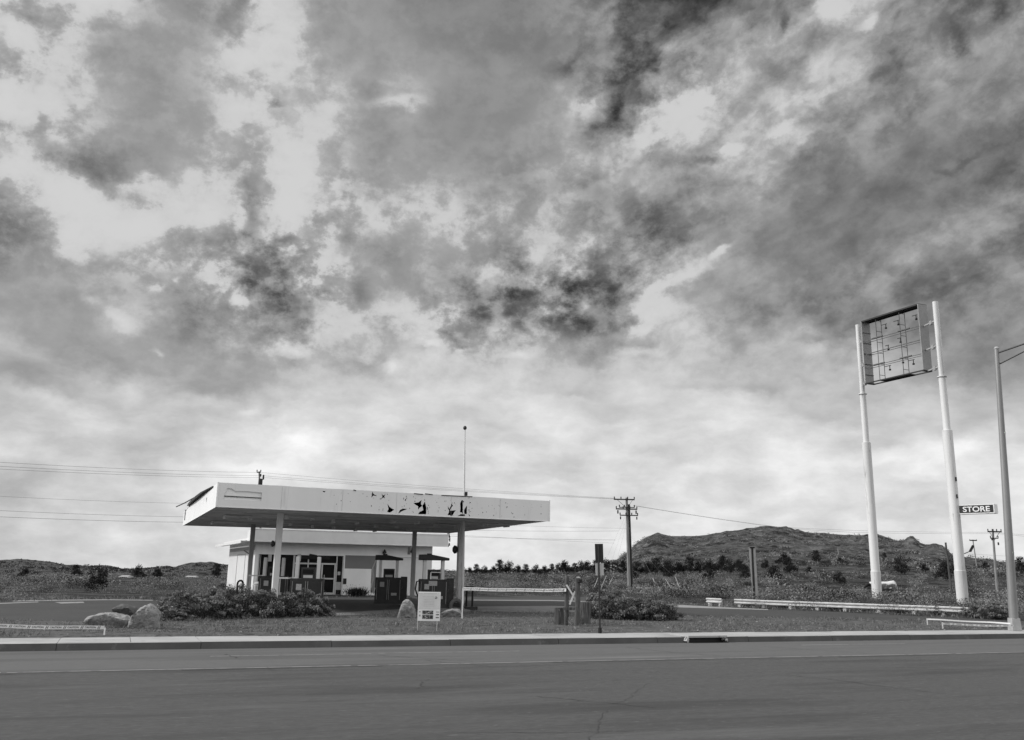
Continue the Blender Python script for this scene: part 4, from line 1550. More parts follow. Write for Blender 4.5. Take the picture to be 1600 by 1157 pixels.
# columns
for (bx, tx, ty, wd_, mt) in ((431.5, 438.5, 801, .24, 'white'), (718.5, 721, 820, .27, 'pillar_pale'), (389, 396, 820, .22, 'pillar'), (645.5, 648, 832, .22, 'pillar')):
    q = gp(tx, ty, HC)
    Yc = {431.5: 38.4, 718.5: 44.4, 389: 49.8, 645.5: 55.2}[bx]
    q = at(tx, ty, Yc)
    b = MB()
    b.box((q.x, q.y, (HC + .1) / 2), (wd_, wd_, HC - .1), rotz(A))
    c_ = part(b, 'column', W[mt], can, bevel=.015)
    if bx == 431.5:
        for zz_ in (2.32,):
            l_ = MB()
            d_ = Vector((-FDIR.x, -FDIR.y, 0))
            l_.lathe([(.04, 0), (.10, .04), (.13, .12), (.05, .17)], (0, 0, 0), 14)
            l_.v = [tuple(Matrix.Rotation(-PI / 2, 3, 'Y') @ Vector(v_) + Vector((q.x, q.y, zat(434, 850, q.y))) + d_ * .12) for v_ in l_.v]
            subpart(part(l_, 'floodlight', W['dark'], can), c_)
    if bx == 718.5:
        l_ = MB().lathe([(.05, 0), (.17, .05), (.19, .16), (.08, .24)], (0, 0, 0), 14)
        l_.v = [tuple(Matrix.Rotation(-PI / 2, 3, 'Y') @ Vector(v_) + Vector((q.x, q.y, zat(712, 859, q.y))) + Vector((-.14, 0, 0))) for v_ in l_.v]
        subpart(part(l_, 'floodlight', W['dark'], can), c_)
    if bx == 645.5:
        l_ = MB().box((q.x - .28, q.y - .05, zat(641, 861, q.y)), (.14, .2, .42), None, .2)
        subpart(part(l_, 'floodlight', W['metal'], can), c_)

# ---- pump islands
for k, (pa_, pb_, lb) in enumerate((((-8.6, 34.6), (-13.2, 49.5), 'long low concrete pump island under the two hoodless pumps'), ((-2.3, 39.6), (-6.4, 55.5), 'long low concrete pump island under the two hooded pumps'))):
    a_, b_ = Vector(pa_ + (0,)), Vector(pb_ + (0,))
    isl = thing('pump_island', lb, 'pump island', a_)
    d_ = (b_ - a_).normalized()
    n_ = Vector((-d_.y, d_.x, 0))
    b = MB()
    poly = []
    wI = .85 if k else .75
    for ang in np.linspace(-PI / 2, PI / 2, 9):
        poly.append(b_ + d_ * math.cos(ang) * wI + n_ * -math.sin(ang) * -wI)
    for ang in np.linspace(PI / 2, 3 * PI / 2, 9):
        poly.append(a_ + d_ * math.cos(ang) * wI + n_ * math.sin(ang) * wI)
    b.prism([(p.x, p.y) for p in poly], -.02, .15)
    part(b, 'slab', W['concrete'] if k == 0 else W['rockdark'], isl, bevel=.02)


# ---- fuel pumps (local: x across the cabinet, -y faces the road)
def pump(loc, rz, label, hood=True, arm=False, hose='white'):
    t = thing('fuel_pump', label, 'fuel pump', loc, rz, 'fuel pumps under the canopy')
    b = MB()
    b.box((0, 0, .60), (1.22, .62, 1.14))
    b.build('cabinet', W['pump'], t, bevel=.015)
    MB().box((0, 0, .02), (1.28, .68, .06)).build('plinth', W['dark'], t)
    b = MB()
    b.box((-.28, -.322, .62), (.44, .02, .86)).box((.30, -.322, .62), (.44, .02, .86))
    b.build('door_panel', W['dark'], t)
    for sx_ in (-1, 1):
        b = MB()
        b.box((sx_ * .39, -.24, 1.56), (.13, .11, .82 if hood else .80))
        p_ = b.build('post', W['alu'], t, bevel=.01)
        if not hood:
            b = MB().box((sx_ * .39, .22, 1.56), (.10, .08, .78))
            b.build('post', W['metal'], t)
        else:
            MB().box((sx_ * .39, .22, 1.56), (.13, .11, .82)).build('post', W['metal'], t)
    hd = MB().box((.02, 0, 1.36), (.52, .42, .42)).build('meter_head', W['pump'], t, bevel=.01)
    MB().box((.02, -.215, 1.42), (.40, .012, .16)).build('display', W['glass'], hd)
    MB().box((.02, -.215, 1.24), (.34, .012, .10)).build('price_panel', W['blank'], hd)
    b = MB()
    for sx_ in (-.52, -.04, .04, .55):
        b.box((sx_, -.335, .62), (.012, .012, .9))
    b.build('seam', W['metal'], t)
    MB().box((-.28, -.336, .86), (.2, .01, .22)).build('sticker', W['faded'], t)
    MB().box((.28, -.336, .42), (.26, .01, .12)).build('sticker', W['faded'], t)
    if hose == 'black':
        b = MB()
        b.box((-.12, -.23, 1.30), (.04, .03, .30)).box((.14, -.23, 1.46), (.5, .03, .03)).box((.14, -.23, 1.16), (.5, .03, .03))
        b.build('white_rim', W['trim'], t)
        MB().box((-.02, -.34, 1.0), (.36, .012, .2)).build('pale_panel', W['faded'], t)
    if hood:
        w_ = 1.30
        b = MB()
        vs = [(-w_ / 2, -.42, 1.96), (w_ / 2, -.42, 1.96), (w_ / 2, .42, 1.96), (-w_ / 2, .42, 1.96),
              (-w_ / 2, -.42, 2.19), (-w_ / 2 * .2, -.42, 2.20), (w_ / 2, -.42, 2.06), (-w_ / 2, .42, 2.19), (-w_ / 2 * .2, .42, 2.20), (w_ / 2, .42, 2.06)]
        b.add(vs, [(0, 3, 2, 1), (0, 1, 6, 5, 4), (3, 7, 8, 9, 2), (0, 4, 7, 3), (1, 2, 9, 6), (4, 5, 8, 7), (5, 6, 9, 8)])
        h2 = b.build('hood', W['dark'], t, bevel=.02)
        MB().box((-.2, 0, 2.215), (.2, .16, .06)).build('vent', W['black'], h2)
    if arm:
        b = MB()
        b.box((-.80, -.24, 1.175), (.52, .07, .06)).box((-.55, -.24, 1.175), (.28, .07, .06))
        b.build('trim_arm', W['alu'], t)
        b = MB().box((-.98, -.24, .88), (.04, .04, .56))
        b.build('arm_strut', W['metal'], t)
    if hose == 'white':
        pts = [(-.62, -.3, 1.95), (-.74, -.34, 1.6), (-.70, -.36, 1.1), (-.76, -.36, .7), (-.66, -.34, .42), (-.60, -.32, .7)]
        m_ = W['alu']
    else:
        pts = [(-.60, -.35, .35), (-.76, -.38, .75), (-.72, -.38, 1.06), (-.62, -.36, 1.10), (-.56, -.34, .98)]
        m_ = W['black']
    if hood:
        MB().tube(pts, .032, 8).build('hose', m_, t, smooth=True)
    if hood:
        MB().box((.74, .05, .62), (.3, .5, 1.2)).build('side_cabinet', W['pump'], t, bevel=.01)
    return t


at_ = lambda px, Y: Vector((at(px, 900, Y).x, Y, .15))
pump(at_(428, 42.8), A * .35, 'hoodless fuel pump with bare pale posts, left of the left canopy column', False, True)
pump(at_(481, 36.2), A * .35, 'hoodless dark fuel pump right of the left canopy column', False, True)
pump(at_(607, 45.6), A * .35, 'fuel pump with dark sloping hood behind the pointed boulder')
pump(at_(677, 41.6), A * .35, 'fuel pump with dark sloping hood behind the white notice board', True, False, 'black')

# ---- store
F0 = at(396, 900, 61.5)
F0.z = 0


def along(P, d, px):
    """point on the ground line P + k d seen at px"""
    for k in np.linspace(0, 40, 8001):
        q = P + d * k
        dd = np.array([q.x, q.y, 0.]) - CAM
        X_ = 800 + FPX * (dd @ _r) / (dd @ _F)
        if (d.x * 1 - 0 > 0 and X_ >= px) or (d.x < 0 and X_ <= px):
            return q
    return q


ue, ve = Vector((UX, UY, 0)), Vector((-UY, UX, 0))
F1 = along(F0, ue, 673)
B0 = along(F0, ve, 353.5)
LW, DW = (F1 - F0).length, (B0 - F0).length
ZT = 3.35
sto = thing('store_building', 'low white stuccoed store with flat overhanging roof and open dark shopfront', 'building', F0, A)


def bl(px):
    """distance along the front for a picture column"""
    return (along(F0, ue, px) - F0).length


def wb(x0, x1, y0, y1, z0, z1, b=None):
    b = b or MB()
    return b.box(((x0 + x1) / 2, (y0 + y1) / 2, (z0 + z1) / 2), (x1 - x0, y1 - y0, z1 - z0))


s_a, s_b = .22, bl(534.5)
zh = zat(398, 866, 61.6)
b = MB()
wb(0, LW, 0, .2, zh, ZT, b)
wb(s_b, LW, 0, .2, -.02, zh - .001, b)
wb(0, s_a, 0, .2, -.02, zh - .001, b)
b.build('front_wall', W['offwhite'], sto)
b = MB()
wb(0, .2, .203, DW, -.02, ZT - .02, b)
side = b.build('side_wall', W['white'], sto)
b = MB()
wb(LW - .2, LW, .203, DW, -.02, ZT - .02, b)
b.build('side_wall', W['white'], sto)
b = MB()
wb(.203, LW - .203, DW - .2, DW, -.02, ZT - .02, b)
b.build('rear_wall', W['white'], sto)
wb(.21, LW - .21, .21, DW - .21, -.02, .03).build('floor', W['concrete'], sto)
wb(s_b + .3, s_b + .45, .3, DW - .3, .03, ZT - .1).build('partition', W['inside'], sto)
wb(.25, s_b + .3, 5.0, 5.15, .03, ZT - .1).build('partition', W['inside'], sto)
# side wall details: door outline, pipe, slanted strip, plain grey band below the eave
b = MB()
for x_, w_ in ((.32, .03), (.62, .02)):
    yy = DW * x_
    b.box((-.012, yy, 1.3), (.03, .05, 2.3))
b.box((-.012, DW * .47, 2.5), (.03, DW * .30, .06))
b.build('door_outline', W['metal'], side)
MB().bar((-.05, DW * .14, 2.45), (-.05, DW * .36, 2.75), .05, .05).build('slanted_strip', W['dark'], side)
wb(-.012, .0, DW * .02, DW * .98, ZT - .62, ZT - .3).build('grey_band', W['pillar'], side)
MB().tube([(-.09, DW * .1, .05), (-.09, DW * .1, 2.2), (-.09, DW * .1, 3.2)], .045, 8).build('pipe', W['metal'], side)
# roof, eaves and parapet fascia
z_fb, z_ft = zat(391, 846, F0.y - .8), zat(387, 825.6, F0.y - .8)
OV = .85
fx0, fx1 = bl(396) - .55, LW + .85
b = MB()
wb(fx0, fx1, -OV, -OV + .10, z_fb, z_ft - .06, b)
fa = b.build('roof_fascia', W['white'], sto)
wb(fx0 - .03, fx1 + .0, -OV - .03, -OV + .12, z_ft - .055, z_ft + .01).build('fascia_cap', W['trim'], fa)
wb(fx0 - .02, fx1 - .02, -OV - .012, -OV - .001, z_fb - .02, z_fb + .04).build('fascia_drip', W['soffit'], fa)
wb(fx0, fx0 + .1, -OV + .101, 1.0, z_fb, z_ft - .08).build('roof_fascia', W['white'], sto)
b = MB()
wb(fx0 + .02, fx1 - .4, -OV + .102, DW + .6, ZT + .002, ZT + .14, b)
b.build('roof', W['white'], sto)
b = MB()
wb(-1.0, fx0 + .018, -.6, DW + .7, z_fb - .05, z_fb + .03, b)
b.build('side_eave', W['metal'], sto)
wb(-1.03, -1.0, -.6, DW + .75, z_fb - .12, z_fb + .05).build('eave_trim', W['white'], sto)
b = MB()
for i in range(12):
    x = fx1 + rng.uniform(-.05, .12)
    b.bar((x, -OV + rng.uniform(0, .1), z_fb + i * .09 - .02), (x + rng.uniform(-.1, .1), -OV + rng.uniform(0, .15), z_fb + i * .09 + .16), .07, .04)
b.build('broken_fascia_end', W['dark'], sto)
# painted grey patch and pale sign panel left on the front
x0_, x1_ = bl(536), bl(586)
z1_, z2_ = zat(560, 889, 64.6), zat(560, 868.5, 64.6)
wb(x0_, x1_, -.004, -.0005, z1_, z2_).build('painted_band', W['greypaint'], sto)
wb(bl(578.5), x1_, -.0045, -.0006, .15, z1_ - .0005).build('painted_band', W['greypaint'], sto)
wb(bl(536.5), bl(578), -.012, -.0005, .5, z1_ - .03).build('blank_panel', W['offwhite'], sto)
wb(bl(588), LW - .05, -.004, -.0005, .1, zh - .05).build('painted_band', W['white'], sto)
wb(bl(588), LW, -.02, -.0005, zh - .03, zh + .01).build('wall_moulding', W['metal'], sto)
# shopfront: dark glazing set back behind aluminium frames
zg = zh - .02
gl = wb(s_a, s_b, .12, .14, .08, zg).build('shop_window', W['glass'], sto)
for x, w_ in ((s_a + .04, .07), (bl(456), .12), (bl(478.5), .07), (bl(523.5), .07), (s_b - .04, .08)):
    wb(x - w_ / 2, x + w_ / 2, .03, .115, .0, zg).build('mullion', W['alu'], gl)
zt_ = zat(490, 881, 63)
for xa, xb in ((bl(456) + .07, bl(478.5) - .04), (bl(478.5) + .04, bl(523.5) - .04)):
    wb(xa, xb, .035, .112, zt_ - .05, zt_ + .05).build('transom', W['alu'], gl)
wb(bl(479), bl(499), .03, .11, .3, .42).build('transom', W['alu'], gl)
# torn header board over the glass
b = MB()
hx0, hx1 = bl(462), bl(512)
prof = [(hx0, zg), (hx0 + .5, zg + .03), (hx0 + 1.0, zg + .12), (hx0 + 1.4, zg + .05), (hx1, zg)]
b.box(((hx0 + hx1) / 2, -.02, zg - .12), ((hx1 - hx0), .03, .22))
b.box((hx0 + .95, -.022, zg + .03), (.5, .028, .1), Matrix.Rotation(.15, 3, 'Y'))
b.build('sagging_header', W['inside'], sto)
# door
dx0, dx1 = bl(499.5), bl(523)
dz1 = zat(511, 880.5, 63.6)
dr_ = wb(dx0 + .08, dx1 - .08, .06, .08, .12, dz1 - .08).build('door', W['glass'], sto)
b = MB()
wb(dx0, dx0 + .09, -.03, .11, .0, dz1, b)
wb(dx1 - .13, dx1 - .05, -.03, .11, .0, dz1, b)
wb(dx0 + .091, dx1 - .131, -.03, .11, dz1 - .09, dz1, b)
wb(dx0 + .091, dx1 - .131, -.03, .11, .0, .13, b)
wb(dx0 + .091, dx1 - .131, -.02, .10, zat(511, 905.5, 63.6), zat(511, 904, 63.6) + .03, b)
b.build('door_frame', W['alu'], dr_)
MB().tube([(dx0 + .2, -.08, .95), (dx0 + .2, -.08, 1.25)], .02, 6).build('handle', W['alu'], dr_)
# small things fixed to the front
wb(bl(537) - .1, bl(537) + .12, -.03, -.001, zat(537, 913, 64), zat(537, 904, 64)).build('wall_plaque', W['dark'], sto)
for px, py in ((596.5, 862.5), (640, 861)):
    z = zat(px, py, 65)
    MB().lathe([(.03, .16), (.05, .1), (.13, -.02), (.14, -.1), (.05, -.14)], (bl(px), -.16, z), 12).build('wall_lamp', W['dark'], sto)
for px, py, h_ in ((416, 867, .42), (462, 866, .44)):
    z = zat(px, py, 61.8)
    wb(bl(px) - .09 if px > 396 else 0, bl(px) + .12, -.30, -.12, z - h_, z + .02).build('hanging_lamp', W['metal'], sto)
wb(bl(403) - .02, bl(403) + .0, -.02, .0, 0, zg).build('jamb_trim', W['alu'], sto)
# interior shelf and papers glimpsed behind the glass
for x, z, w_, h_, m_ in ((bl(436), 1.4, .35, .5, 'metal'), (bl(528), 1.35, .18, .22, 'blank'), (bl(529), .55, .4, .5, 'metal'), (bl(444), 1.0, .5, .08, 'metal')):
    wb(x - w_ / 2, x + w_ / 2, .09, .119, z - h_ / 2, z + h_ / 2).build('window_poster', W[m_], gl)

# ---- litter bin, pipe hoop, tyre, hose bracket
tb = thing('litter_bin', 'pale ribbed cylindrical litter bin left of the shopfront', 'bin', Vector((at(404, 900, 58.5).x, 58.5, 0)))
MB().lathe([(.24, 0), (.26, .05), (.26, .62), (.24, .64)], n=20).build('drum', W['trim'], tb, smooth=True)
MB().lathe([(.27, .64), (.27, .70), (.15, .80), (.0001, .82)], n=20).build('lid', W['metal'], tb, smooth=True)
b = MB()
for k in range(16):
    a = 2 * PI * k / 16
    b.box((.262 * math.cos(a), .262 * math.sin(a), .33), (.03, .03, .56), rotz(a))
b.build('rib', W['metal'], tb)
hp = thing('pipe_hoop', 'black bent pipe hoop sticking up beside the white side wall of the store', 'bollard', Vector((at(376.5, 900, 55).x, 55, 0)), .3)
pts = [(-.15, 0, 0), (-.15, 0, .75)] + [(-.15 * math.cos(a), 0, .75 + .16 * math.sin(a)) for a in np.linspace(.3, PI - .3, 6)] + [(.15, 0, .75), (.15, 0, 0)]
MB().tube(pts, .055, 8).build('pipe', W['black'], hp, smooth=True)
ty_ = gp(702, 957)
tyre = thing('old_tyre', 'grey half-buried tyre leaning behind the flat pale rock', 'tyre', ty_ + Vector((.25, .6, .22)), .35)
b = MB()
nR, nS = 28, 10
vs, fs = [], []
for i in range(nR):
    a = 2 * PI * i / nR
    for j in range(nS):
        c_ = 2 * PI * j / nS
        r_ = .25 + .085 * math.cos(c_)
        vs.append((r_ * math.cos(a), .10 * math.sin(c_), r_ * math.sin(a)))
for i in range(nR):
    for j in range(nS):
        fs.append((i * nS + j, ((i + 1) % nR) * nS + j, ((i + 1) % nR) * nS + (j + 1) % nS, i * nS + (j + 1) % nS))
b.add(vs, fs)
b.build('tread', mat('dusty_rubber', .10, .2, 5, .9), tyre, smooth=True)
bk = thing('pipe_rack', 'black two-legged steel rack on a low slab right of the canopy column', 'rack', Vector((at(734.5, 900, 43.5).x, 43.5, 0)), A)
MB().box((0, 0, .07), (.62, .5, .16)).build('base_slab', W['dark'], bk, bevel=.01)
for x in (-.14, .14):
    MB().tube([(x, 0, .15), (x, 0, .98)], .045, 8).build('leg', W['black'], bk)
MB().tube([(-.19, 0, .98), (.19, 0, .98)], .045, 8).build('top_bar', W['black'], bk)
MB().box((-.55, -.1, .2), (.6, .28, .22)).build('block', W['dark'], bk, bevel=.01)

# ---- flag pole beside the column
fpl = -.13
fp = thing('flag_pole', 'tall thin white flag pole with a dark ball standing before the right canopy column', 'flag pole', Vector((at(722.7, 950, 42.6).x, 42.6, 0)))
zt2 = zat(725, 672, 42.6)
MB().tube([(fpl * k, 0, zt2 * k) for k in (0, .42, .55, .72, .86, 1)], [.062, .058, .047, .042, .034, .028], 10).build('shaft', W['white'], fp, smooth=True)
MB().lathe([(.01, zt2 - .02), (.075, zt2 + .04), (.085, zt2 + .10), (.06, zt2 + .16), (.01, zt2 + .19)], (fpl, 0, 0), n=12).build('ball', W['dark'], fp, smooth=True)
MB().box((fpl * .55 + .09, 0, zat(726.5, 772, 42.6)), (.11, .12, .17)).build('cleat_box', W['dark'], fp)
MB().lathe([(.11, 0), (.11, .06), (.07, .1)], n=10).build('foot', W['metal'], fp)


# ---- boulders: outline as it stands, given depth, broken into facets and roughened
def boulder(label, outline, ybase, depth, seed, m='rock', bulge=.25):
    """outline: silhouette points; ybase: picture row where it meets the ground"""
    rs = np.random.default_rng(seed)
    xs_ = [p[0] for p in outline]
    g_ = gp(sum(xs_) / len(xs_), ybase)
    Yf = g_.y
    bm = bmesh.new()
    c0 = Vector((0, 0, 0))
    pts = [at(x, y, Yf) for x, y in outline]
    cx_ = sum(p.x for p in pts) / len(pts)
    cz_ = sum(p.z for p in pts) / len(pts)
    for p in pts:
        for k, (dy, sc_) in enumerate(((.12, .80), (.5, 1.0), (1.0, .72))):
            j = rs.normal(0, .03, 3) * (0 if k == 1 else 1)
            z_ = cz_ + (p.z - cz_) * sc_
            if p.z < .08:
                z_ = -.06
            if k == 0 and p.z < cz_ - .02:
                dy = .40
            bm.verts.new((cx_ + (p.x - cx_) * sc_ + j[0] - g_.x, dy * depth + j[1], z_ + j[2]))
    r_ = bmesh.ops.convex_hull(bm, input=bm.verts)
    bmesh.ops.delete(bm, geom=[v for v in bm.verts if not v.link_faces], context='VERTS')
    bmesh.ops.triangulate(bm, faces=bm.faces)
    for _ in range(4):
        bmesh.ops.subdivide_edges(bm, edges=[e for e in bm.edges if e.calc_length() > .07], cuts=1, use_grid_fill=False)
        bmesh.ops.triangulate(bm, faces=bm.faces)
    for _ in range(1):
        bmesh.ops.smooth_vert(bm, verts=bm.verts, factor=.25, use_axis_x=True, use_axis_y=True, use_axis_z=True)
    bm.normal_update()
    P = np.array([list(v.co) for v in bm.verts])
    n1_ = fbm(P[:, 0] * 3.5 + seed, P[:, 2] * 3.5 + P[:, 1] * 2.3, 4, seed, True)
    n2_ = fbm(P[:, 0] * 14 + P[:, 1] * 9, P[:, 2] * 14 + seed, 3, seed + 1)
    for v, a_, b_ in zip(bm.verts, n1_, n2_):
        v.co += v.normal * (a_ * .07 + b_ * .045)
    me = bpy.data.meshes.new('boulder')
    bm.to_mesh(me)
    bm.free()
    me.materials.append(W[m])
    o = bpy.data.objects.new('boulder', me)
    S.collection.objects.link(o)
    o.location = (g_.x, g_.y, 0)
    return tag(o, label, 'boulder')


boulder('long flat slab boulder lying lowest at the left beside the sidewalk tape', [(116, 973.5), (124, 966), (140, 960.5), (163, 960.5), (184, 964), (196, 971), (194, 983), (170, 983.5), (146, 981), (127, 977)], 983, 1.1, 3)
boulder('small dark-faced boulder with a pale cap behind the slab boulder', [(174, 949), (183, 945.5), (192, 946), (203, 952), (207, 960), (200, 968), (180, 967), (176, 960)], 969, .7, 8, 'rockdark')
boulder('big upright pale boulder leaning right, rightmost of the left three', [(192, 982), (193, 971), (200, 962), (216, 949), (226, 944.5), (236, 951), (241, 961), (241, 984), (216, 985.5)], 985, .8, 12)
boulder('pointed pale boulder left of the white notice board', [(617, 965), (622, 955), (630, 938), (637, 937), (644, 947), (648.5, 962), (648, 967), (630, 967.5)], 967, .8, 21)
boulder('low flat pale rock between the notice board and the canopy column', [(687, 960), (695, 954.5), (706, 951.5), (718, 954), (720.5, 961), (716, 966), (700, 965.5)], 966, .6, 33)

# ---- notice board
nb = gp(669, 987)
w0, w1 = gp(648.5, 987).x, gp(684.5, 987).x
wN = (w1 - w0)
sg = thing('notice_board', 'white notice board with a faded sheet and a strip of dark photos on thin legs', 'sign', (nb.x, nb.y, 0), .0)
zb, zt3 = zat(666, 970.5, nb.y), zat(666, 925, nb.y)
MB().box((0, 0, (zb + zt3) / 2), (wN, .02, zt3 - zb)).build('board', W['trim'], sg)
b = MB()
for x in (-wN / 2 + .01, wN / 2 - .08):
    b = MB()
    b.box((x, .02, zt3 / 2), (.022, .015, zt3))
    b.build('leg', W['alu'], sg)
hN = zt3 - zb
pf = MB().box((0, -.013, zb + hN * .68), (wN * .93, .004, hN * .56)).build('sheet', W['board'], sg)
b = MB()
for i in range(7):
    b.box((-.03 + i * .004, -.0165, zb + hN * (.84 - i * .055)), (wN * (.5 - .03 * (i % 3)), .002, .006))
b.build('faint_lines', W['faded'], pf)
b = MB()
for x in (-.44, -.34, .42):
    b.box((x * wN, -.0165, zb + hN * .945), (.028, .002, .012))
b.box((.05 * wN, -.0165, zb + hN * .945), (wN * .6, .002, .008))
b.build('heading', W['faded'], pf)
b = MB()
for a0 in np.linspace(0, 2 * PI, 14)[:-1]:
    if 2.2 < a0 < 3.2:
        continue
    b.bar((.30 * wN + .028 * math.cos(a0), -.017, zb + hN * .80 + .028 * math.sin(a0)), (.30 * wN + .028 * math.cos(a0 + .5), -.017, zb + hN * .80 + .028 * math.sin(a0 + .5)), .012, .003, (0, 1, 0))
b.bar((.28 * wN, -.017, zb + hN * .785), (.31 * wN, -.017, zb + hN * .81), .012, .003, (0, 1, 0))
b.build('round_emblem', W['dark'], pf)
photo = mat('dark_photos', .04, .9, 22, .6, spots=[(.5, 30, .56, .04)])
for i in range(3):
    for j in range(2):
        MB().box((wN * (-.21 + i * .165), -.014, zb + hN * (.29 - j * .155)), (wN * .155, .005, hN * .13)).build('photo', photo, sg)
for z_, h_ in ((.31, .03), (.18, .05)):
    MB().box((-wN * .40, -.014, zb + hN * z_), (.05, .004, h_)).build('small_mark', W['faded'], sg)
for z_ in (.31, .22, .12):
    MB().box((wN * .39, -.014, zb + hN * z_), (.09, .004, .028)).build('small_mark', photo if z_ < .3 else W['faded'], sg)


# ---- tapes and stakes
def stake(px, py, ptop, label, m='trim', w_=.035):
    g_ = gp(px, py)
    z_ = zat(px, ptop, g_.y)
    o = MB().box((0, 0, z_ / 2 - .05), (w_, w_ * .6, z_ + .1)).build('stake', W[m])
    o.location = (g_.x, g_.y, 0)
    return tag(o, label, 'stake'), Vector((g_.x, g_.y, z_))


tvs, tfs = text_verts('CAUTION', .058)


def tape(P, Q, hgt, sag, label, words=True, twist=0.):
    t = thing('caution_tape', label, 'tape', P)
    d = (Q - P)
    L_ = d.length
    n = max(12, int(L_ / .1))
    vs, fs = [], []
    dirh = Vector((d.x, d.y, 0)).normalized()
    nn = Vector((dirh.y, -dirh.x, 0))

    def pos(k):
        return d * k + Vector((0, 0, -sag * 4 * k * (1 - k) + .006 * math.sin(k * L_ * 3.1)))
    for i in range(n + 1):
        k = i / n
        c = pos(k)
        a = twist * math.sin(k * L_ * 1.3)
        up_ = Vector((0, 0, math.cos(a))) + nn * math.sin(a)
        vs += [c - up_ * hgt / 2, c + up_ * hgt / 2]
    for i in range(n):
        fs.append((2 * i, 2 * i + 2, 2 * i + 3, 2 * i + 1))
    o = MB().add(vs, fs).build('band', W['tape'], t, fix=False)
    o.modifiers.new('sheet', 'SOLIDIFY').thickness = .002
    if words:
        b = MB()
        per = .40
        x = .15
        while x < L_ - .2:
            k = x / L_
            c, c2 = pos(k), pos(min(1, k + .01))
            dd = (c2 - c).normalized()
            up_ = Vector((0, 0, 1))
            off = nn * .006
            s_ = hgt / .085
            b.add([c + dd * v_.x * s_ + up_ * v_.y * s_ + off for v_ in tvs], tfs)
            for q in (.19, .225):
                cc_ = pos(min(1, (x + q) / L_))
                b.add([cc_ + dd * a_ * s_ + up_ * b_ * s_ + off for a_, b_ in ((-.022, -.03), (-.006, -.03), (.018, .03), (.002, .03))], [(0, 1, 2, 3)])
            x += per
        b.build('lettering', W['ink'], t, fix=False)
    return t


s1_, P1_ = stake(162.5, 994, 981, 'short white stake at the right end of the left caution tape')
tape(at(-40, 977.5, 22.3), P1_ + Vector((0, -.03, 0)), .085, .01, 'caution tape strung low along the sidewalk at the left edge', True)
s2_, P2_ = stake(721.8, 968.5, 919, 'tall white stake in front of the right canopy column', 'trim', .045)
# wooden posts
wp = [(873.5, 977, 949.5, 15, 'thick short round wooden bollard, leftmost of the wooden posts', 'wooden_bollard', 'bollard'),
      (915.5, 977, 940.5, 15.5, 'thick weathered wooden bollard with a pale top, rightmost of the wooden posts', 'wooden_bollard', 'bollard'),
      (885, 978, 900, 6.5, 'thin tall wooden post holding the end of the white tape', 'wooden_post', 'post'),
      (902.8, 979, 903.5, 9.5, 'thick tall wooden post with a dark cap beside the right bollard', 'wooden_post', 'post')]
for (px, pb2, ptp, wpx, lb, nm, ct) in wp:
    g_ = gp(px, pb2)
    z_ = zat(px, ptp, g_.y)
    r_ = wpx / 2 * g_.y / 1465
    t = thing(nm, lb, ct, (g_.x, g_.y + r_, 0))
    b = MB()
    prof = [(r_ * (1.08 if px == 902.8 else 1.), -.05), (r_ * 1.0, z_ * .3), (r_ * (.82 if px == 902.8 else 1.), z_ * .42), (r_ * (.8 if px == 902.8 else .98), z_ * .97), (r_ * .72, z_)]
    b.lathe(prof, n=14)
    b.v = [(v_[0] + .012 * math.sin(v_[2] * 5 + px), v_[1], v_[2]) for v_ in b.v]
    b.build('timber', W['wood'], t)
    if px == 902.8:
        MB().lathe([(.05, -.06), (.085, -.03), (.08, .05), (.03, .07)], (.07, -.1, z_ - .10), 10).build('cap', W['black'], t)
        MB().box((.02, -.06, z_ + .02), (.12, .06, .05)).build('bracket', W['alu'], t)
        MB().box((-.26, .03, .55), (.42, .09, .09)).build('crosspiece', W['wood'], t)
    if px == 873.5:
        MB().box((.0, -r_ - .01, z_ * .86), (.02, .03, .04)).build('bolt', W['metal'], t)
xg = gp(893, 978)
for i, (a_, b_, lb) in enumerate((((885, 914), (900, 938), 'upper left to lower right stick of the white crossed pair between the posts'), ((898.5, 924), (890, 945), 'lower left to upper right stick of the white crossed pair between the posts'))):
    Yx = xg.y - .05 - i * .06
    p_, q_ = at(*a_, Yx), at(*b_, Yx)
    o = MB().bar(p_ - q_, (0, 0, 0), .055, .02, (0, 1, 0)).build('white_stick', W['trim'])
    o.location = q_
    tag(o, lb, 'stick')
pe = at(884.5, 922.5, gp(885, 978).y - .08)
tape(P2_ + Vector((.02, -.03, -.03)), pe, .10, .015, 'white marking tape stretched from the tall stake to the thin wooden post', True)
s3_, P3_ = stake(1449.5, 977.5, 966.5, 'short white stake at the left end of the upper right tape')
s4_, P4_ = stake(1473.5, 984, 973, 'short white stake at the left end of the lower right tape')
lp = gp(1586, 986)
tape(P3_ + Vector((0, -.03, -.03)), Vector((lp.x - .12, lp.y - .1, zat(1580, 974.5, lp.y))), .05, .0, 'plain pale tape running to the street lamp base, upper of two', False, .25)
tape(P4_ + Vector((0, -.03, -.04)), Vector((lp.x - .14, lp.y - .2, zat(1580, 977.5, lp.y))), .06, .02, 'caution tape running to the street lamp base, lower of two', True)

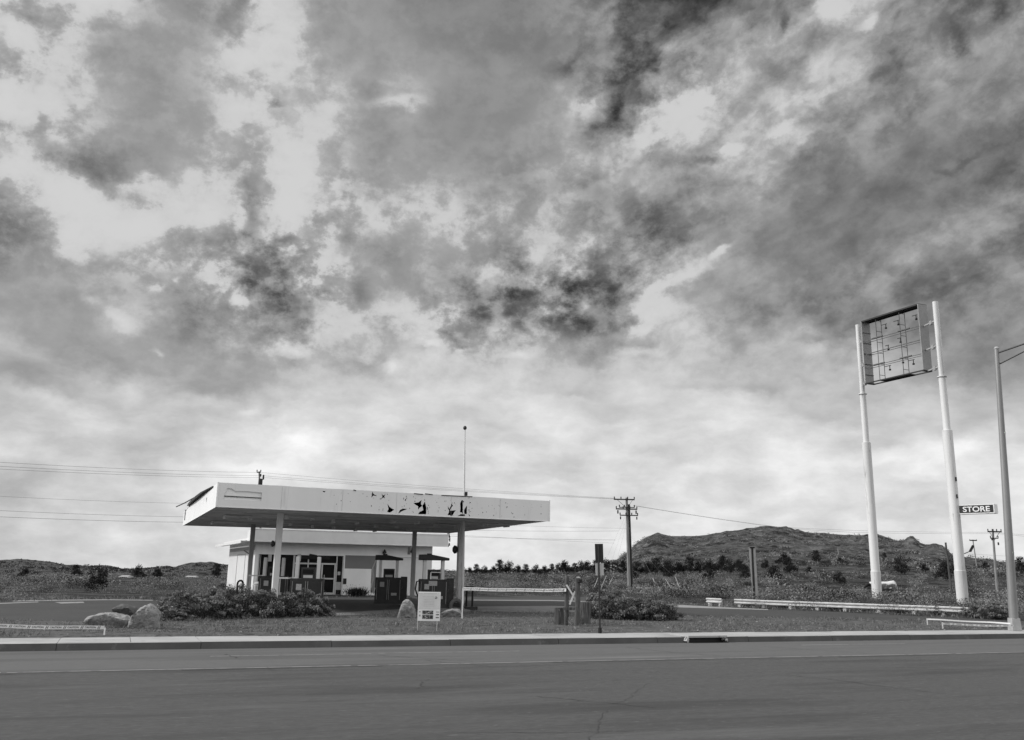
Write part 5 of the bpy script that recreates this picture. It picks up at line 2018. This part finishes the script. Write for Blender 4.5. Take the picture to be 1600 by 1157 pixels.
# ---- street sign seen from the back
g_ = gp(937.5, 990)
ssn = thing('street_sign', 'slim dark post with a dark panel over a pale panel at the kerb', 'sign', (g_.x, g_.y, 0), .0)
zt_s = zat(934, 851, g_.y)
lean = at(935, 851, g_.y).x - g_.x
MB().tube([(0, 0, 0), (lean, 0, zt_s)], .027, 8).build('post', W['dark'], ssn)
MB().tube([(0, 0, -.01), (lean * .05, 0, zat(937.5, 981, g_.y))], .055, 10).build('base_sleeve', W['black'], ssn)
wS = 12.5 * g_.y / 1465
for nm, ya, yb, m_, xo in (('upper_panel', 850, 879.5, 'dark', 0), ('lower_panel', 880.5, 899.5, 'blank', .012)):
    za, zb_ = zat(936, ya, g_.y), zat(936, yb, g_.y)
    MB().box((lean * .85 + xo + .02, .035, (za + zb_) / 2), (wS, .012, za - zb_), Matrix.Rotation(-.03, 3, 'Y')).build(nm, W[m_], ssn, bevel=.003)

# ---- guardrail
gL, gR = gp(1148, 948), gp(1536, 963.5)
hL = zat(1148, 936.2, gL.y)


def guardrail(P, Q, h, label, posts):
    t = thing('guardrail', label, 'guardrail', P)
    d = Q - P
    L_ = d.length
    dn = d.normalized()
    nn = Vector((dn.y, -dn.x, 0))
    prof = [(.0, .05), (.06, .08), (.06, .12), (.0, .17), (.0, .195), (.06, .24), (.06, .285), (.0, .32)]
    vs, fs = [], []
    n = max(2, int(L_ / 1.9))
    for i in range(n + 1):
        k = i / n
        wob = rng.uniform(-.02, .02)
        for (o_, z_) in prof:
            vs.append(d * k + nn * (o_ + wob) + Vector((0, 0, h - .32 + z_ + wob * .5)))
    m_ = len(prof)
    for i in range(n):
        for j in range(m_ - 1):
            fs.append((i * m_ + j, (i + 1) * m_ + j, (i + 1) * m_ + j + 1, i * m_ + j + 1))
    o = MB().add(vs, fs).build('rail', W['galv'], t, fix=False)
    o.modifiers.new('sheet', 'SOLIDIFY').thickness = .01
    for k in posts:
        p = d * k - nn * .08
        MB().box((p.x, p.y, h / 2 - .05), (.14, .16, h + .02), rotz(math.atan2(dn.y, dn.x))).build('post', W['galv'], t)
    return t


guardrail(gL, gR, hL, 'long white guardrail half buried in shrubs below the sign pylons', (.02, .13, .25, .365, .48, .615, .75, .86, .97))
q0, q1 = gp(1104, 946), gp(1128, 947.5)
guardrail(q0, q1, .42, 'short piece of white guardrail left of the long one', (.15, .85))

# ---- pylon sign
PR, PL = at(1504.7, 942, 71.5), at(1371, 935.3, 80)
PR.z = PL.z = 0
py_ = thing('pylon_sign', 'empty sign cabinet frame hung between two tall white steel pylons', 'sign', (PL.x, PL.y, 0))
ztR, ztL = zat(1461, 472, PR.y), zat(1337, 508, PL.y)
for P, zt_, ys, r0 in ((PL, ztL, (617, 692, 893), 14.7 * 80 / 1465 / 2), (PR, ztR, (590, 673, 892), 17 * 71.5 / 1465 / 2)):
    zc = [zat(1350 if P is PL else 1480, y_, P.y) for y_ in ys]
    rr = [r0, r0 * .90, r0 * .64, r0 * .52]
    b = MB()
    b.lathe([(rr[0], -.3), (rr[0], zc[2]), (rr[1] + .02, zc[2] + .03), (rr[1], zc[2] + .1), (rr[1], zc[1]), (rr[2] + .02, zc[1] + .03), (rr[2], zc[1] + .1), (rr[2], zc[0]), (rr[2] + .09, zc[0] + .01), (rr[2] + .09, zc[0] + .08), (rr[3], zc[0] + .1), (rr[3], zt_)], (P.x, P.y, 0), 28)
    c_ = part(b, 'pylon', W['pylon'], py_, smooth=True)
# cabinet: an open box frame. corners: far left F, near right G, bottom and top
cF, cG = Vector((30.46, 79.0, 0)), Vector((32.93, 73.3, 0))
dcab = (cG - cF).normalized()
ncab = Vector((-dcab.y, dcab.x, 0))
if ncab.x < 0:
    ncab = -ncab
zb_, zt_ = 17.95, 23.45
TH_ = .95
cab = MB()
Lc = (cG - cF).length


def cpt(k, n, z):
    return cF + dcab * (k * Lc) + ncab * n + Vector((0, 0, z))


def slab(k0, k1, n0, n1, z0, z1, b=None):
    b = b or MB()
    vs = [cpt(k, n, z) for z in (z0, z1) for (k, n) in ((k0, n0), (k1, n0), (k1, n1), (k0, n1))]
    return b.add(vs, [(3, 2, 1, 0), (4, 5, 6, 7), (0, 1, 5, 4), (1, 2, 6, 5), (2, 3, 7, 6), (3, 0, 4, 7)])


barm = mat('cabinet_bars', .09, .3, 5, .6)
cabm = mat('cabinet_metal', .26, .12, 1.2, .55, spots=[(.16, 2.5, .62, .1)])
part(slab(-.01, 1.01, 0, TH_, zt_ - .04, zt_), 'top_panel', W['dark'], py_)
part(slab(-.01, .0, 0, TH_, zb_, zt_ - .041), 'side_panel', cabm, py_)
part(slab(1.0, 1.01, 0, TH_, zb_ + .0, zt_ - .041), 'side_panel', cabm, py_)
b = MB()
slab(-.01, 1.01, 0, .08, zb_ - .10, zb_ - .001, b)
slab(-.01, 1.01, TH_ - .08, TH_, zb_ - .10, zb_ - .001, b)
slab(-.01, .03, .081, TH_ - .081, zb_ - .10, zb_ - .001, b)
slab(.97, 1.01, .081, TH_ - .081, zb_ - .10, zb_ - .001, b)
slab(.22, .74, .081, TH_ - .081, zb_ - .05, zb_ - .002, b)
part(b, 'bottom_frame', W['dark'], py_)
b = MB()
slab(0, 1, 0, .05, zt_ - .12, zt_ - .041, b)
slab(0, 1, TH_ - .05, TH_, zt_ - .12, zt_ - .041, b)
part(b, 'top_rail', W['dark'], py_)
HCb = zt_ - zb_
for k in (.235, .655):
    b = MB()
    for n_ in (.18, .78):
        b.bar(cpt(k, n_, zb_), cpt(k, n_, zt_ - .05), .04)
    for f_ in np.linspace(.08, .95, 6):
        b.bar(cpt(k, .18, zb_ + HCb * f_), cpt(k, .78, zb_ + HCb * f_), .035)
    part(b, 'upright', barm, py_)
for i, f_ in enumerate((.245, .455, .665)):
    b = MB()
    b.bar(cpt(0, .16, zb_ + HCb * f_), cpt(1, .16, zb_ + HCb * f_), .06 if i == 1 else .045)
    b.bar(cpt(0, .8, zb_ + HCb * (f_ + .005)), cpt(1, .8, zb_ + HCb * (f_ + .005)), .04)
    if i != 1:
        for a0, a1 in ((.15, .35), (.62, .82)):
            b.bar(cpt(a0, .12, zb_ + HCb * f_ + .05), cpt(a1, .12, zb_ + HCb * f_ + .05), .09)
    part(b, 'cross_rail', barm, py_)
b = MB()
for (k, z_, l_) in ((.30, .86, .12), (.52, .86, .12), (.84, .86, .1), (.3, .20, .14), (.56, .26, .1), (.56, .58, .08), (.34, .52, .08), (.72, .20, .12)):
    b = MB()
    p = cpt(k, .4, zb_ + HCb * z_)
    b.bar(p, p + dcab * l_ * 5, .05)
    b.bar(p + dcab * l_ * 4, p + dcab * l_ * 4 + Vector((0, 0, -.42)), .05)
    b.bar(p + dcab * l_ * 4 - Vector((0, 0, .3)), p + dcab * l_ * 4 - Vector((0, 0, .42)), .14)
    part(b, 'lamp_holder', W['dark'], py_)
b = MB()
for f_ in (.13, .30, .47, .64, .81):
    b.bar(cpt(.004, .0, zb_ + HCb * f_), cpt(.004, TH_, zb_ + HCb * f_), .05)
part(b, 'stiffener', barm, py_)
b = MB()
for P, k, zs_ in ((PL, 0., [zat(1341, y_, 79.6) for y_ in (533, 570, 599)]), (PR, 1., [zat(1457, y_, 72.2) for y_ in (504, 542, 575)])):
    for z_ in zs_:
        q = cpt(k, .45, z_)
        b.bar(q, Vector((P.x, P.y, z_)), .10)
        for e_ in (.55, .62):
            r_ = q + (Vector((P.x, P.y, z_)) - q) * e_
            b.box(r_, (.16, .16, .32))
part(b, 'bracket', W['metal'], py_)
# box sign with lettering fixed to the right pylon
sY = 71.2
xa, xb = at(1497, 797, sY).x, at(1546, 794, sY).x
za_, zb2 = zat(1521, 788.5, sY), zat(1521, 802.8, sY)
wI, hI = xb - xa, za_ - zb2
Ls = at(1498, 797, sY)
wI = 2.52
bs = thing('box_sign', 'small dark box sign reading STORE in white on the right pylon', 'sign', (Ls.x + math.cos(.8) * wI / 2, sY - math.sin(.8) * wI / 2, Ls.z + .02), -.8)
MB().box((0, .36, 0), (wI, .70, hI)).build('case', W['trim'], bs, bevel=.01)
MB().box((0, -.003, 0), (wI - .10, .02, hI - .12)).build('face', W['pump'], bs)
b = MB()
for z_ in (-1, 1):
    b.box((0, -.005, z_ * (hI / 2 - .03)), (wI, .03, .06))
for x_ in (-1, 1):
    b.box((x_ * (wI / 2 - .025), -.005, 0), (.05, .03, hI - .13))
b.build('frame', W['trim'], bs)
tv, tf = text_verts('STORE', hI * .80)
xs_ = [v_.x for v_ in tv]
kx = (wI * .76) / (max(xs_) - min(xs_))
ys_ = [v_.y for v_ in tv]
ky = hI * .58 / (max(ys_) - min(ys_))
yc_ = (max(ys_) + min(ys_)) / 2
b = MB().add([(v_.x * kx, -.018, (v_.y - yc_) * ky) for v_ in tv], tf)
lo_ = b.build('lettering', W['trim'], bs, fix=False)
lo_.modifiers.new('raised', 'SOLIDIFY').thickness = .01
MB().box((-wI / 2 - .12, .3, .02), (.28, .1, .1)).build('bracket', W['dark'], bs)
# small boxes and pipe on the right pylon
for (px, py, lb) in ((1493, 749, 'upper small dark junction box on the right pylon'), (1494.5, 776, 'lower small dark junction box on the right pylon')):
    o = MB().box((0, 0, 0), (.12, .2, .3)).build('junction_box', W['dark'])
    o.location = at(px, py, 71.2)
    tag(o, lb, 'junction box')

# ---- street lamp
Yl = lp.y
zl = zat(1557, 545, Yl)
tl = at(1557, 545, Yl).x - lp.x
sl = thing('street_lamp', 'tapered grey steel street lamp post with a twin-strut arm at the right edge', 'street lamp', (lp.x, lp.y, 0))
zped = zat(1586, 966, Yl)
b = MB().box((0, 0, zped / 2), (.34, .34, zped), None, .12)
b.build('pedestal', W['metal'], sl, bevel=.01)
MB().tube([(0, 0, zped - .02), (tl * .5, 0, zl * .5), (tl, 0, zl)], [.155, .125, .085], 14).build('shaft', mat('lamp_post_steel', .22, .15, 2, .45, metal=.3, stretch=(1, 1, .3)), sl, smooth=True)
MB().lathe([(.09, zl - .03), (.10, zl), (.05, zl + .07)], (tl, 0, 0), 12).build('cap', W['metal'], sl)
ad = Vector((.62, -.78, 0))
b = MB()
b.tube([Vector((tl, 0, zl - .18)), Vector((tl, 0, zl - .18)) + ad * 1.2 + Vector((0, 0, .22)), Vector((tl, 0, zl - .18)) + ad * 2.6 + Vector((0, 0, .34))], .03, 7)
b.tube([Vector((tl, 0, zl - .62)), Vector((tl, 0, zl - .62)) + ad * 1.2 + Vector((0, 0, .42)), Vector((tl, 0, zl - .18)) + ad * 2.6 + Vector((0, 0, .34))], .025, 7)
b.build('arm', W['dark'], sl)
hp_ = Vector((tl, 0, zl - .18)) + ad * 2.9 + Vector((0, 0, .36))
MB().box(hp_, (.8, .3, .16), rotz(math.atan2(ad.y, ad.x)), .3).build('lamp_head', W['metal'], sl, bevel=.03)


# ---- utility poles
def upole(px, pyb, pyt, Yd, wpx, label, arms, lean_px=0, parts=(), second=None, grp=None, z0=None, mat_='polewood'):
    p = at(px, pyb, Yd)
    p.z = float(terrain_z(p.x, p.y)) if z0 is None else z0
    zt_ = zat(px - lean_px, pyt, Yd) - p.z
    lx = at(px - lean_px, pyt, Yd).x - p.x
    t = thing('utility_pole', label, 'utility pole', p)
    if grp:
        t['group'] = grp
    r_ = wpx / 2 * Yd / 1465
    MB().tube([(0, 0, -.5), (lx * .5, 0, zt_ * .5), (lx, 0, zt_)], [r_ * 1.15, r_, r_ * .8], 10).build('pole', W[mat_], t, smooth=True)
    if second:
        MB().tube([(second[0], .2, -.5), (lx + second[0] * .9, .2, zt_ * second[1])], [r_ * .9, r_ * .75], 10).build('stub_pole', W['dark'], t, smooth=True)
    sc_ = Yd / 1465
    for (dy, x0, x1, th, brace) in arms:
        z_ = zt_ - dy * sc_
        c_ = MB()
        c_.bar((lx + x0 * sc_, -r_ - .03, z_), (lx + x1 * sc_, -r_ - .03, z_ + .0), th, th)
        a_ = c_.build('crossarm', W['dark'], t)
        b = MB()
        for xx in np.linspace(x0, x1, 4 if x1 - x0 > 12 else 2):
            b.lathe([(.03, 0), (.06, .05), (.05, .12), (.06, .18), (.02, .22)], (lx + xx * sc_ * .96, -r_ - .03, z_ + th / 2), 8)
        b.build('insulator', W['dark'], a_)
        if brace:
            b = MB()
            for s_ in (x0, x1):
                b.bar((lx + s_ * sc_ * .75, -r_ - .05, z_ - .03), (lx, -r_ - .05, z_ - .85), .05, .03)
            b.build('brace', W['dark'], t)
    for (dx, dy, w_, h_, nm) in parts:
        MB().lathe([(w_ * .8, -h_ / 2), (w_, -h_ / 2 + .05), (w_, h_ / 2 - .05), (w_ * .6, h_ / 2)], (lx + dx * sc_, -r_ - w_, zt_ - dy * sc_), 10).build(nm, W['dark'], t)
    return t


upole(983.5, 925, 778, 94, 4.6, 'big wooden utility pole with stacked crossarms and a dark twin pole, right of the canopy', [(3, -20, 12, .12, True), (15, -12, 12, .08, False), (17.5, -17, 16, .12, False), (27, -11, 17, .10, False)], 4.5, [(-14, 22, .07, .35, 'hanging_insulator'), (14, 22, .07, .35, 'hanging_insulator'), (-10, 31, .06, .3, 'hanging_insulator'), (15, 31, .06, .3, 'hanging_insulator')], (.28, .93))
upole(408, 930, 737, 98, 3.0, 'utility pole top with a transformer rising behind the canopy roof', [(1.5, -3, 3, .1, False)], 3.0, [(4.5, 17, .22, .75, 'transformer'), (8, 9, .09, .5, 'fuse'), (6, 24, .09, .5, 'fuse'), (3.4, 6, .08, .3, 'insulator')])
upole(1558, 925, 827, 100, 3.6, 'wooden utility pole with one crossarm left of the street lamp', [(4, -9, 12, .13, True), (14, -6, 6, .09, False)], 7, [(5, 22, .08, .3, 'hanging_insulator'), (-4, 15, .08, .3, 'hanging_insulator')])
upole(1526, 880, 843.5, 260, 1.7, 'far small utility pole with a plain crossarm right of the right pylon', [(1.2, -5.5, 5.5, .3, False)], 6)
upole(1311.5, 877, 851, 300, 1.4, 'tiny distant utility pole standing on the hill slope left of the left pylon', [(1.5, -4, 4, .3, False)], 3.5)
# dark double post behind the guardrail, leaning dark post
dp = gp(1181, 941)
t = thing('double_post', 'dark steel double post with pale edges behind the long guardrail', 'post', (dp.x, dp.y, 0))
z_ = zat(1180, 855.5, dp.y)
wd2 = 6.0 * dp.y / 1465
MB().box((-.1, 0, z_ / 2), (wd2 * .5, .10, z_)).build('web', W['dark'], t)
for x in (-.5, .5):
    MB().bar((x * wd2 * .7, 0, 0), (x * wd2 - .1, 0, z_ - .03), .05, .16).build('flange', W['metal'], t)
MB().box((-.1, 0, z_ - .02), (wd2 * 1.15, .18, .08)).build('cap', W['black'], t)
lpv = gp(1488, 936)
z_ = zat(1478, 848, lpv.y)
x_ = at(1477.5, 848, lpv.y).x - lpv.x
o = MB().tube([(0, 0, -.2), (x_, 0, z_)], [.10, .085], 8).build('leaning_post', W['wood'])
o.location = (lpv.x, lpv.y, 0)
tag(o, 'dark wooden post leaning left beside the right pylon', 'post')
ps = at(1505, 862, 76)
o = MB().bar((-.12, 0, -.12), (.16, 0, .32), .14, .14).build('small_spotlight', W['dark'])
o.location = Vector((PR.x + 1.0, PR.y, ps.z))
tag(o, 'small dark tilted spotlight on the right side of the right pylon', 'spotlight')
MB().tube([(-.1, 0, -.1), (-.75, 0, -.35)], .03, 5).build('arm', W['dark'], o)


# ---- wires
def wire(pts, label, r=.018, grp='power lines'):
    r *= .62
    P = [Vector(p) for p in pts]
    out = []
    for a_, b_, sag in zip(P[:-1], P[1:], [.25] * len(P)):
        L_ = (b_ - a_).length
        n = 18
        for i in range(n + 1):
            k = i / n
            out.append(a_ + (b_ - a_) * k - Vector((0, 0, sag * L_ / 60 * 4 * k * (1 - k))))
    base = out[0].copy()
    b = MB().tube([p - base for p in out], r, 5)
    o = b.build('power_line', W['wire'], smooth=True)
    o.location = base
    tag(o, label, 'cable', grp)
    return o


def W2(px, py, Y):
    return tuple(at(px, py, Y))


TW = 'power line crossing the sky left of the canopy towards the pole behind its roof'
wire([W2(-60, 719, 60), W2(407, 738.5, 98), W2(962, 779, 94)], 'topmost of the upper three power lines crossing the sky left of the canopy', .016)
wire([W2(-60, 725.5, 60), W2(409, 743.5, 98), W2(970, 780, 93.8)], 'middle of the upper three power lines crossing the sky left of the canopy', .016)
wire([W2(-60, 730, 60), W2(411, 746.5, 98), W2(976, 781, 93.6)], 'lowest of the upper three power lines crossing the sky left of the canopy', .016)
wire([W2(-60, 772.5, 62), W2(300, 787, 80), W2(700, 817, 90), W2(982, 826, 94)], 'single power line entering behind the canopy left corner at roof height', .012)
wire([W2(-60, 795, 62), W2(300, 808, 80), W2(700, 828, 90), W2(966, 830, 94)], 'upper of the two lines passing just above the canopy left underside corner', .015)
wire([W2(-60, 805, 62), W2(300, 816.5, 80), W2(700, 838, 90), W2(962, 844, 94)], 'lower of the two lines passing just above the canopy left underside corner', .018)
wire([W2(640, 831, 92), W2(960, 849, 94)], 'lowest thin line reaching the big utility pole from the left', .012)
wire([W2(990, 790, 94), W2(1210, 823, 96), W2(1330, 829, 98), W2(1551, 832, 100), W2(1700, 842, 104)], 'upper power line from the big utility pole over the hill to the right', .016)
wire([W2(996, 791.5, 94), W2(1216, 824.5, 96), W2(1330, 832, 98), W2(1558, 834, 100), W2(1700, 846, 104)], 'lower power line from the big utility pole over the hill to the right', .016)
wire([W2(1340, 853, 140), W2(1522, 866, 180), W2(1640, 872, 190)], 'faint low line sagging behind the two right-hand utility poles', .02)
wire([W2(1520, 870, 120), W2(1640, 884, 120)], 'low line running down behind the street lamp at the right edge', .02)
# guy wires with pale marker sleeves
top = at(980, 800, 94)
for i, (a_, b_, lb) in enumerate((((928.5, 918), (934.5, 903), 'first from the left'), ((939, 919), (947.5, 900), 'second from the left'), ((952, 913.5), (957, 903), 'third, nearest left of the pole'),
                                  ((1020, 904), (1022.5, 910), 'short one nearest right of the pole'), ((1028, 917), (1032.5, 925.5), 'lowest one right of the pole'), ((1040, 905), (1048, 918.5), 'second from the right'), ((1055, 902), (1061.5, 917.5), 'rightmost'))):
    lo_p, hi_p = (a_, b_) if a_[1] > b_[1] else (b_, a_)
    Yg = 86 - i * .6
    p_, q_ = at(*lo_p, Yg), at(*hi_p, Yg + .5)
    d_ = (q_ - p_).normalized()
    foot = p_ - d_ * (p_.z / max(.2, d_.z))
    t = thing('guy_wire', 'guy wire of the big pole with pale sleeve, ' + lb, 'guy wire', foot)
    part(MB().tube([p_, q_], .024, 6), 'marker_sleeve', W['metal'], t)
    part(MB().tube([foot - d_ * .3, p_], .008, 4).tube([q_, top + Vector((0, 0, -.4 * i))], .004, 4), 'wire', W['wire'], t)
    t['group'] = 'guy wires of the big utility pole'

# ---- far houses in the left valley
for (px, py, wpx, hpx, lb) in ((197, 903, 13, 4.6, 'distant white-roofed farmhouse in the left valley'), (300, 903, 15, 3.6, 'distant long low white building beside the store side wall')):
    h_ = hit(px, py)
    r_ = math.hypot(h_.x, h_.y)
    k = r_ / 1465
    t = thing('farmhouse', lb, 'house', h_ + Vector((0, 0, -.3)), .15)
    MB().box((0, 0, hpx * k * .3), (wpx * k * .9, 7, hpx * k * .6)).build('wall', W['offwhite'], t)
    w_ = wpx * k / 2
    z0, z1 = hpx * k * .55, hpx * k
    MB().add([(-w_, -4, z0), (w_, -4, z0), (w_, 4, z0), (-w_, 4, z0), (-w_ * .85, 0, z1), (w_ * .85, 0, z1)], [(0, 1, 5, 4), (2, 3, 4, 5), (1, 2, 5), (3, 0, 4), (3, 2, 1, 0)]).build('roof', W['metal'], t)
    b = MB()
    for x in (-.5, -.1, .35):
        b = MB().box((x * w_, -3.53, hpx * k * .3), (w_ * .18, .08, hpx * k * .22))
        b.build('window', W['dark'], t)

# ---- cow behind the left pylon, heading left (x negative is forward)
cw = at(1379, 900, 82.6)
cw.z = 0


def cow():
    t = thing('cow', 'white cow with a black head and grey flank in the brush behind the left pylon', 'cow', (cw.x, cw.y, 0), .1)
    b = MB()
    b.tube([(1.10, 0, 1.18), (.98, 0, 1.14), (.70, 0, 1.10), (.35, 0, 1.04), (-.05, 0, 1.00), (-.45, 0, 1.02), (-.78, 0, 1.08), (-1.0, 0, 1.16), (-1.2, 0, 1.16), (-1.38, 0, 1.08)],
           [.10, .27, .33, .36, .39, .38, .33, .24, .18, .12], 16)
    b.tube([(-1.22, 0, 1.18), (-1.40, 0, 1.12), (-1.58, 0, .98), (-1.72, 0, .86)], [.13, .15, .115, .085], 12)
    b.tube([(-.80, 0, .95), (-.95, 0, .82), (-.7, 0, .72)], [.2, .16, .08], 10)
    b.tube([(.55, 0, 1.36), (.95, 0, 1.38), (1.12, 0, 1.28)], [.08, .12, .08], 8)
    for s_ in (-1, 1):
        dx = .14 * s_
        b.tube([(.82, .15 * s_, 1.0), (.80 + dx * .6, .19 * s_, .72), (.98 + dx, .19 * s_, .44), (.92 + dx, .19 * s_, .10), (.88 + dx, .19 * s_, .0)], [.22, .14, .07, .055, .07], 9)
        b.tube([(-.74, .14 * s_, .98), (-.76 - dx * .6, .18 * s_, .64), (-.76 - dx, .18 * s_, .36), (-.76 - dx, .18 * s_, .08), (-.80 - dx, .18 * s_, .0)], [.17, .10, .06, .05, .065], 9)
        b.tube([(-1.34, .08 * s_, 1.20), (-1.32, .22 * s_, 1.20), (-1.30, .30 * s_, 1.14)], [.04, .06, .02], 7)
        b.tube([(-1.40, .07 * s_, 1.22), (-1.44, .15 * s_, 1.32)], [.035, .015], 6)
    b.tube([(1.08, 0, 1.26), (1.20, 0, 1.12), (1.24, 0, .8), (1.23, .02, .55), (1.23, .02, .42)], [.05, .035, .03, .05, .02], 8)
    b.tube([(.45, 0, .78), (.50, 0, .62)], [.14, .09], 10)
    o = b.build('body', W['hide'], t, smooth=True)
    rm = o.modifiers.new('skin', 'REMESH')
    rm.mode = 'VOXEL'
    rm.voxel_size = .028
    rm.use_smooth_shade = True
    sm = o.modifiers.new('soften', 'SMOOTH')
    sm.iterations = 5
    m = bpy.data.materials.new('cow_hide')
    m.use_nodes = True
    n, l = m.node_tree.nodes, m.node_tree.links
    tcn = n.new('ShaderNodeTexCoord')
    sp = n.new('ShaderNodeSeparateXYZ')
    l.new(tcn.outputs['Object'], sp.inputs[0])
    nz = n.new('ShaderNodeTexNoise')
    nz.inputs['Scale'].default_value = 2.2
    l.new(tcn.outputs['Object'], nz.inputs['Vector'])

    def ramp(src, mul, lo, hi):
        mm = n.new('ShaderNodeMath')
        mm.operation = 'MULTIPLY_ADD'
        l.new(src, mm.inputs[0])
        mm.inputs[1].default_value = mul
        l.new(nz.outputs[0], mm.inputs[2])
        q = n.new('ShaderNodeMapRange')
        q.inputs['From Min'].default_value = lo
        q.inputs['From Max'].default_value = hi
        l.new(mm.outputs[0], q.inputs['Value'])
        return q.outputs[0]
    body_ = ramp(sp.outputs[2], 2.2, 3.0, 3.15)
    head_ = ramp(sp.outputs[0], -1.6, 2.42, 2.50)
    rump = ramp(sp.outputs[0], 1.6, 1.95, 2.05)
    mxm = n.new('ShaderNodeMath')
    mxm.operation = 'MAXIMUM'
    l.new(body_, mxm.inputs[0])
    l.new(rump, mxm.inputs[1])
    c1 = n.new('ShaderNodeMix')
    c1.data_type = 'RGBA'
    l.new(mxm.outputs[0], c1.inputs[0])
    c1.inputs[6].default_value = (.13, .13, .13, 1)
    c1.inputs[7].default_value = (.62, .62, .62, 1)
    c2 = n.new('ShaderNodeMix')
    c2.data_type = 'RGBA'
    l.new(head_, c2.inputs[0])
    l.new(c1.outputs[2], c2.inputs[6])
    c2.inputs[7].default_value = (.012, .012, .012, 1)
    l.new(c2.outputs[2], n['Principled BSDF'].inputs['Base Color'])
    n['Principled BSDF'].inputs['Roughness'].default_value = .85
    o.data.materials.clear()
    o.data.materials.append(m)
    return t


cow()
print('objects', len(bpy.data.objects))
